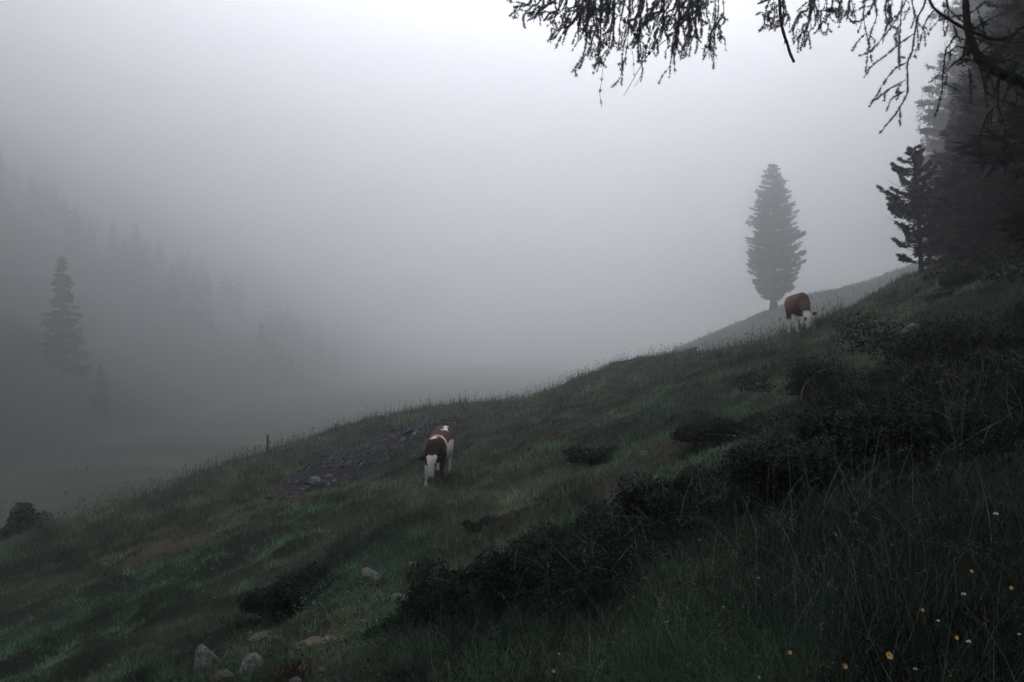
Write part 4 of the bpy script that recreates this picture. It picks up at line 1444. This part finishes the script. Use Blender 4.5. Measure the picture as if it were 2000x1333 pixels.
def twig(wood, need, pts, r0, fuzz=1.0, side=1.0, depth=0, m=5):
    pts = smooth_path(pts, m)
    pts = pts + np.cumsum(kr.normal(0, .0022, pts.shape), 0) * (np.linspace(0, 1, len(pts))[:, None])
    tube(wood, pts, np.linspace(r0, max(r0 * .35, .0011), len(pts)), 5 if depth == 0 else 4, cap=False)
    L = np.linalg.norm(np.diff(pts, axis=0), axis=1).sum()
    if fuzz: needles(need, pts[1:] if len(pts) > 3 else pts, .0060 / fuzz, .016, 9)
    if depth < 2:
        k = kr.poisson(L * 8.0 * side)
        for _ in range(k):
            i = kr.integers(1, len(pts) - 1)
            d = pts[min(i + 2, len(pts) - 1)] - pts[i - 1]
            d /= np.linalg.norm(d) + 1e-9
            e = d + kr.normal(0, .55, 3) + np.array([-.12, 0, -.45])
            e /= np.linalg.norm(e)
            l2 = min(L, .45) * kr.uniform(.10, .36)
            b = pts[i]
            twig(wood, need, [b, b + e * l2 * .5 + kr.normal(0, .015, 3), b + (e + np.array([0, 0, -.25])) * l2], max(r0 * .5, .0012), fuzz * kr.uniform(.5, 1.1) if fuzz else kr.choice([0, .7]), side * .5, depth + 1, 3)


def limb(name_label, path, r0, r1, twigs, fuzz=.5, cones=()):
    """one bough (wood mesh) with its needles as sub-part"""
    wood, need = MB(), MB()
    pts = smooth_path(path, 6)
    tube(wood, pts, np.linspace(r0, r1, len(pts)) * (1 + .12 * kr.normal(0, 1, len(pts)).clip(-1, 1)), 7)
    if fuzz: needles(need, pts[len(pts) // 4:], .006 / fuzz, .028, 9)
    for t in twigs:
        twig(wood, need, *t)
    for o_ in (wood, need):
        o_.V = [v - LO for v in o_.V]
    b = wood.build('branch', M_twig, larch, True)
    n = need.build('needles', M_needle, b)
    n['kind'] = 'stuff'
    return b


TR = np.array([LX - .15, LY, 3.0])


def px(L, Y, dy=.0):
    return [pix(u, v, Y + dy * i) for i, (u, v) in enumerate(L)]


# bough 1: the long one just above the frame; its tresses hang down between x 990 and 1430
b1 = [TR + [0, 0, .1], pix(2150, -60, 5.5), pix(1850, -110, 5.4), pix(1600, -85, 5.3), pix(1400, -62, 5.2), pix(1200, -40, 5.1), pix(1080, -20, 5.0), pix(1010, -12, 4.95), pix(996, 4, 4.95)]
b1s = smooth_path(b1, 6)


def hang_from(bs, tip_u, tip_v, Y, start_du=60, jit=20):
    """tress from the bough to a tip given in the picture"""
    ub = bs[:, 0] / bs[:, 1] * F_PX + 1000
    k = int(np.argmin(np.abs(ub - (tip_u + start_du))))
    a = bs[k]
    e = pix(tip_u, tip_v - 4, Y)
    mid = (a + e) / 2 + np.array([.02, 0, -.03]) + kr.normal(0, .025, 3)
    q = (a * .25 + e * .75) + np.array([0, 0, -.01]) + kr.normal(0, .012, 3)
    return [a, mid, q, e]


env = [(1006, 22, 40), (1018, 46, 45), (1035, 38, 50), (1050, 36, 55), (1064, 54, 50), (1076, 78, 40), (1090, 100, 60), (1097, 72, 40), (1108, 60, 40), (1118, 92, 30), (1134, 134, 22), (1128, 84, 30), (1146, 70, 30), (1152, 100, 60), (1172, 128, 12), (1180, 96, 18), (1187, 118, 10),
       (1198, 60, 30), (1214, 140, 14), (1222, 82, 20), (1236, 66, 20), (1243, 126, 18), (1255, 100, 10), (1262, 90, 30), (1278, 98, 20), (1290, 78, 20), (1300, 62, 30), (1312, 152, 20), (1316, 92, 30), (1330, 110, 20), (1344, 84, 20), (1357, 100, 18), (1369, 74, -8), (1381, 102, 8), (1392, 138, 6), (1250, 50, 30), (1270, 40, 30), (1180, 50, 20), (1100, 40, 30), (1345, 60, 30), (1322, 50, 30), (1142, 40, 30)]
tws = []
for u, v, du in env + [(u + kr.uniform(-14, 14), v * kr.uniform(.35, .7), du) for u, v, du in env]:
    Y = kr.uniform(4.75, 5.35)
    tws.append((hang_from(b1s, u, v, Y, du), kr.uniform(.0022, .0036), kr.uniform(.75, 1.25), 1.25))
for u, v, du in [(1172, 182, 20), (1212, 142, 8), (1333, 118, 4), (1378, 100, 6), (1050, 44, 20)]:     # thin bare ends
    tws.append((hang_from(b1s, u, v, 5.05, du), .0018, .25, .15))
tws.append((px([(1420, -75), (1375, 10), (1345, 34), (1308, 72), (1270, 104), (1249, 134), (1236, 154), (1222, 176), (1213, 192)], 5.0), .0036, 0, .35))
limb('a', b1, .035, .0022, tws, .8)

# bough 2: short spray around x 1480-1680 with the broken dead stub
b2 = [TR + [0, .1, .4], pix(2120, -130, 5.9), pix(1850, -70, 5.8), pix(1700, -38, 5.6), pix(1600, -18, 5.5), pix(1520, -6, 5.4), pix(1480, 8, 5.35)]
b2s = smooth_path(b2, 6)
tws = []
for u, v, du in [(1484, 62, 20), (1492, 42, 20), (1502, 50, 24), (1511, 66, 20), (1526, 50, 10), (1556, 50, 30), (1562, 88, 20), (1575, 92, 16), (1577, 60, 30), (1597, 64, 14), (1606, 34, 20), (1616, 28, 20), (1638, 30, 8), (1658, 26, 6), (1592, 30, 26), (1500, 24, 20), (1560, 34, 20)]:
    tws.append((hang_from(b2s, u, v, kr.uniform(5.1, 5.6), du), kr.uniform(.002, .0032), kr.uniform(.7, 1.2), 1.1))
limb('b', b2, .03, .005, tws, .7)
st_ = px([(1522, -40), (1523, 10), (1525, 42), (1532, 70), (1537, 84), (1543, 104), (1551, 122)], 5.2)
sb = [(px([(1534, 78), (1531, 87)], 5.2), .003, 0, 0), (px([(1539, 90), (1543, 89)], 5.2), .002, 0, 0)]
wd = MB()
tube(wd, smooth_path(st_, 4) - LO, np.linspace(.0095, .008, 25) * (1 + .15 * kr.normal(0, 1, 25).clip(-1.5, 1.5)), 6)
for s in sb:
    tube(wd, smooth_path(s[0], 2) - LO, [.004, .003, .002], 4)
o = wd.build('dead_twig', M_twig, larch, True)

# bough 3: the thick dark limb at the right with moss-like needle beards
b3 = [TR + [0, -.1, -1.05], pix(2120, 215, 5.2), pix(2000, 163, 5.0), pix(1962, 146, 4.95), pix(1925, 128, 4.9), pix(1905, 100, 4.9), pix(1892, 62, 4.9), pix(1887, 20, 4.95), pix(1884, -30, 5.0), pix(1878, -90, 5.1)]
tws = [(px(L, 4.9), r, f, s) for L, r, f, s in [
    ([(1905, 100), (1870, 92), (1852, 104), (1838, 112)], .004, 1.2, 1.3),
    ([(1900, 98), (1880, 112), (1862, 126), (1850, 140)], .004, 1.2, 1.3),
    ([(1890, 50), (1865, 30), (1850, 12), (1845, -10)], .004, 1, 1.2),
    ([(1892, 132), (1896, 160), (1898, 205)], .003, 1.2, 1.0),
    ([(1912, 128), (1925, 165), (1931, 208)], .0035, 1.1, 1.1),
    ([(1925, 128), (1942, 105), (1965, 90), (1995, 62)], .004, 1.1, 1.3),
    ([(1935, 132), (1960, 118), (1985, 122), (2010, 140)], .004, 1.2, 1.3),
    ([(1888, 30), (1905, 20), (1925, 6), (1945, 8)], .003, 1.2, 1.2),
    ([(1905, 95), (1920, 75), (1920, 50), (1912, 20)], .003, 1.2, 1.2),
    ([(1952, 142), (1950, 185), (1948, 205), (1932, 222), (1917, 258), (1912, 292)], .0042, .8, 1.0),
    ([(1948, 205), (1960, 240), (1964, 275), (1962, 305)], .003, .7, .9),
    ([(1950, 195), (1975, 202), (1998, 214)], .003, .3, .5),
    ([(1970, 150), (1985, 180), (1983, 205), (1965, 240)], .003, .3, .4),
    ([(1985, 158), (1990, 185), (2005, 195)], .003, .8, .6),
    ([(1920, 128), (1900, 118), (1875, 118)], .003, 1.2, 1.3)]]
for q in range(26):
    c_ = smooth_path(b3[2:9], 8)
    a_ = c_[kr.integers(2, len(c_) - 2)]
    d_ = kr.normal(0, 1, 3) + np.array([0, 0, -.4])
    d_ /= np.linalg.norm(d_)
    tws.append(([a_, a_ + d_ * .05, a_ + d_ * kr.uniform(.09, .2) + np.array([0, 0, -.03])], .0028, 1.3, 1.2))
limb('c', b3, .040, .015, tws, 2.2)

# bough 4: the thinner crossing limb
b4 = [TR + [0, -.2, -.75], pix(2110, 20, 5.1), pix(2000, 53, 4.8), pix(1980, 69, 4.75), pix(1945, 78, 4.7), pix(1912, 68, 4.7), pix(1882, 55, 4.7), pix(1850, 36, 4.7), pix(1826, 18, 4.75), pix(1813, -4, 4.8), pix(1795, -50, 4.9)]
tws = [(px(L, Y), r, f, s) for L, Y, r, f, s in [
    ([(1826, 18), (1810, 40), (1805, 60), (1800, 85)], 4.75, .0035, .6, .7),
    ([(1862, 50), (1868, 66), (1858, 82), (1846, 102), (1841, 140), (1838, 180), (1826, 230)], 4.7, .0042, 1.0, .9),
    ([(1841, 138), (1828, 152), (1815, 160)], 4.7, .002, .6, .4),
    ([(1862, 58), (1880, 85)], 4.7, .0025, .4, .3),
    ([(1945, 78), (1975, 84), (2005, 84)], 4.7, .004, .3, .3),
    ([(1850, 36), (1838, 30), (1828, 45), (1812, 60)], 4.72, .002, .6, .6),
    ([(1975, 68), (1978, 80), (1990, 74)], 4.7, .002, .2, .1)]]
limb('d', b4, .013, .006, tws, .5)

# bough 5: long tresses at x 1680-1800
b5 = [TR + [0, -.1, .2], pix(2130, -150, 5.3), pix(1960, -110, 5.0), pix(1860, -75, 4.95), pix(1780, -40, 4.9), pix(1720, -14, 4.9), pix(1685, 4, 4.9)]
b5s = smooth_path(b5, 6)
tws = [(px(L, Y), r, f, s) for L, Y, r, f, s in [
    ([(1815, -55), (1806, 6), (1792, 34), (1786, 64), (1781, 102), (1771, 124), (1770, 170), (1765, 192), (1746, 224), (1715, 260)], 4.9, .0052, 1.2, .45),
    ([(1771, 123), (1748, 134), (1727, 163), (1712, 184), (1696, 205)], 4.9, .0028, 1.3, .35),
    ([(1769, 156), (1740, 174), (1722, 188), (1710, 196)], 4.9, .0024, 1.3, .25),
    ([(1767, 178), (1744, 192), (1736, 204), (1733, 216)], 4.9, .0024, 1.3, .25),
    ([(1757, 206), (1759, 226), (1757, 246)], 4.9, .002, 1.3, .2),
    ([(1785, 66), (1760, 84), (1735, 104), (1712, 122), (1690, 138)], 4.9, .003, 1.2, .5),
    ([(1790, -40), (1765, 10), (1745, 48), (1722, 82), (1705, 105), (1682, 118)], 5.0, .003, 1.1, .9),
    ([(1740, -25), (1728, 18), (1735, 50), (1752, 62)], 4.8, .003, 1.3, .9),
    ([(1715, -10), (1698, 22), (1682, 38), (1660, 44)], 4.9, .003, 1.2, 1.0),
    ([(1690, 0), (1686, 30), (1692, 60), (1700, 90), (1704, 120)], 5.0, .0025, 1.0, .9),
    ([(1765, -30), (1760, 20), (1757, 60), (1754, 95), (1752, 132)], 5.1, .003, 1.2, .7),
    ([(1778, -35), (1782, 10), (1793, 48), (1804, 64), (1806, 92)], 5.0, .003, 1.0, .6),
    ([(1705, -5), (1712, 30), (1700, 66), (1694, 112), (1690, 146)], 4.95, .0025, 1.0, .9),
    ([(1720, -12), (1705, 10), (1690, 14), (1664, 25)], 4.9, .0025, .8, .5),
    ([(1860, -70), (1850, 0), (1856, 30), (1852, 60)], 4.9, .003, 1.2, .8),
    ([(1730, -20), (1738, 20), (1742, 45)], 4.9, .0028, 1.6, .8)]]
limb('e', b5, .03, .005, tws, .8)

# a few old cones on the twigs
bm = bmesh.new()
bmesh.ops.create_icosphere(bm, subdivisions=2, radius=.011)
for v in bm.verts:
    v.co.z *= 1.35
    v.co *= 1 + .12 * math.sin(v.co.z * 900)
cm = bpy.data.meshes.new('cone')
bm.to_mesh(cm)
bm.free()
cm.materials.append(M_twig)
for u, v in [(1153, 32), (1152, 73), (1220, 42), (1240, 68), (1268, 104), (1327, 48), (1262, 92), (1184, 86), (1583, 24), (1576, 54), (1697, 26), (1535, 80)]:
    c = bpy.data.objects.new('cone', cm)
    COL.objects.link(c)
    c.parent = larch
    c.location = pix(u, v, 5.05) - LO
    c.rotation_euler = (kr.uniform(-.5, .5), kr.uniform(-.5, .5), 0)
# ------------------------------------------------------------------ fog
hb = 1410.0
z0, z1 = LAND_MIN - 1.0, HAZE_TOP
hv = [(x, y, z) for x in (-hb, hb) for y in (-hb, hb) for z in (z0, z1)]
hq = [(0, 1, 3, 2), (4, 6, 7, 5), (0, 4, 5, 1), (2, 3, 7, 6), (0, 2, 6, 4), (1, 5, 7, 3)]
M_haze = bpy.data.materials.new('fog')
M_haze.use_nodes = True
nt = M_haze.node_tree
nt.nodes.remove(nt.nodes['Principled BSDF'])
pv = nt.nodes.new('ShaderNodeVolumePrincipled')
pv.inputs['Color'].default_value = (*HAZE_COLOR, 1)
pv.inputs['Density'].default_value = HAZE_DENSITY
pv.inputs['Anisotropy'].default_value = HAZE_G
nt.links.new(pv.outputs[0], nt.nodes['Material Output'].inputs['Volume'])
haze = build('haze', hv, None, hq, M_haze)
tag(haze, 'pale fog filling the valley and veiling the slope', 'fog', kind='stuff')
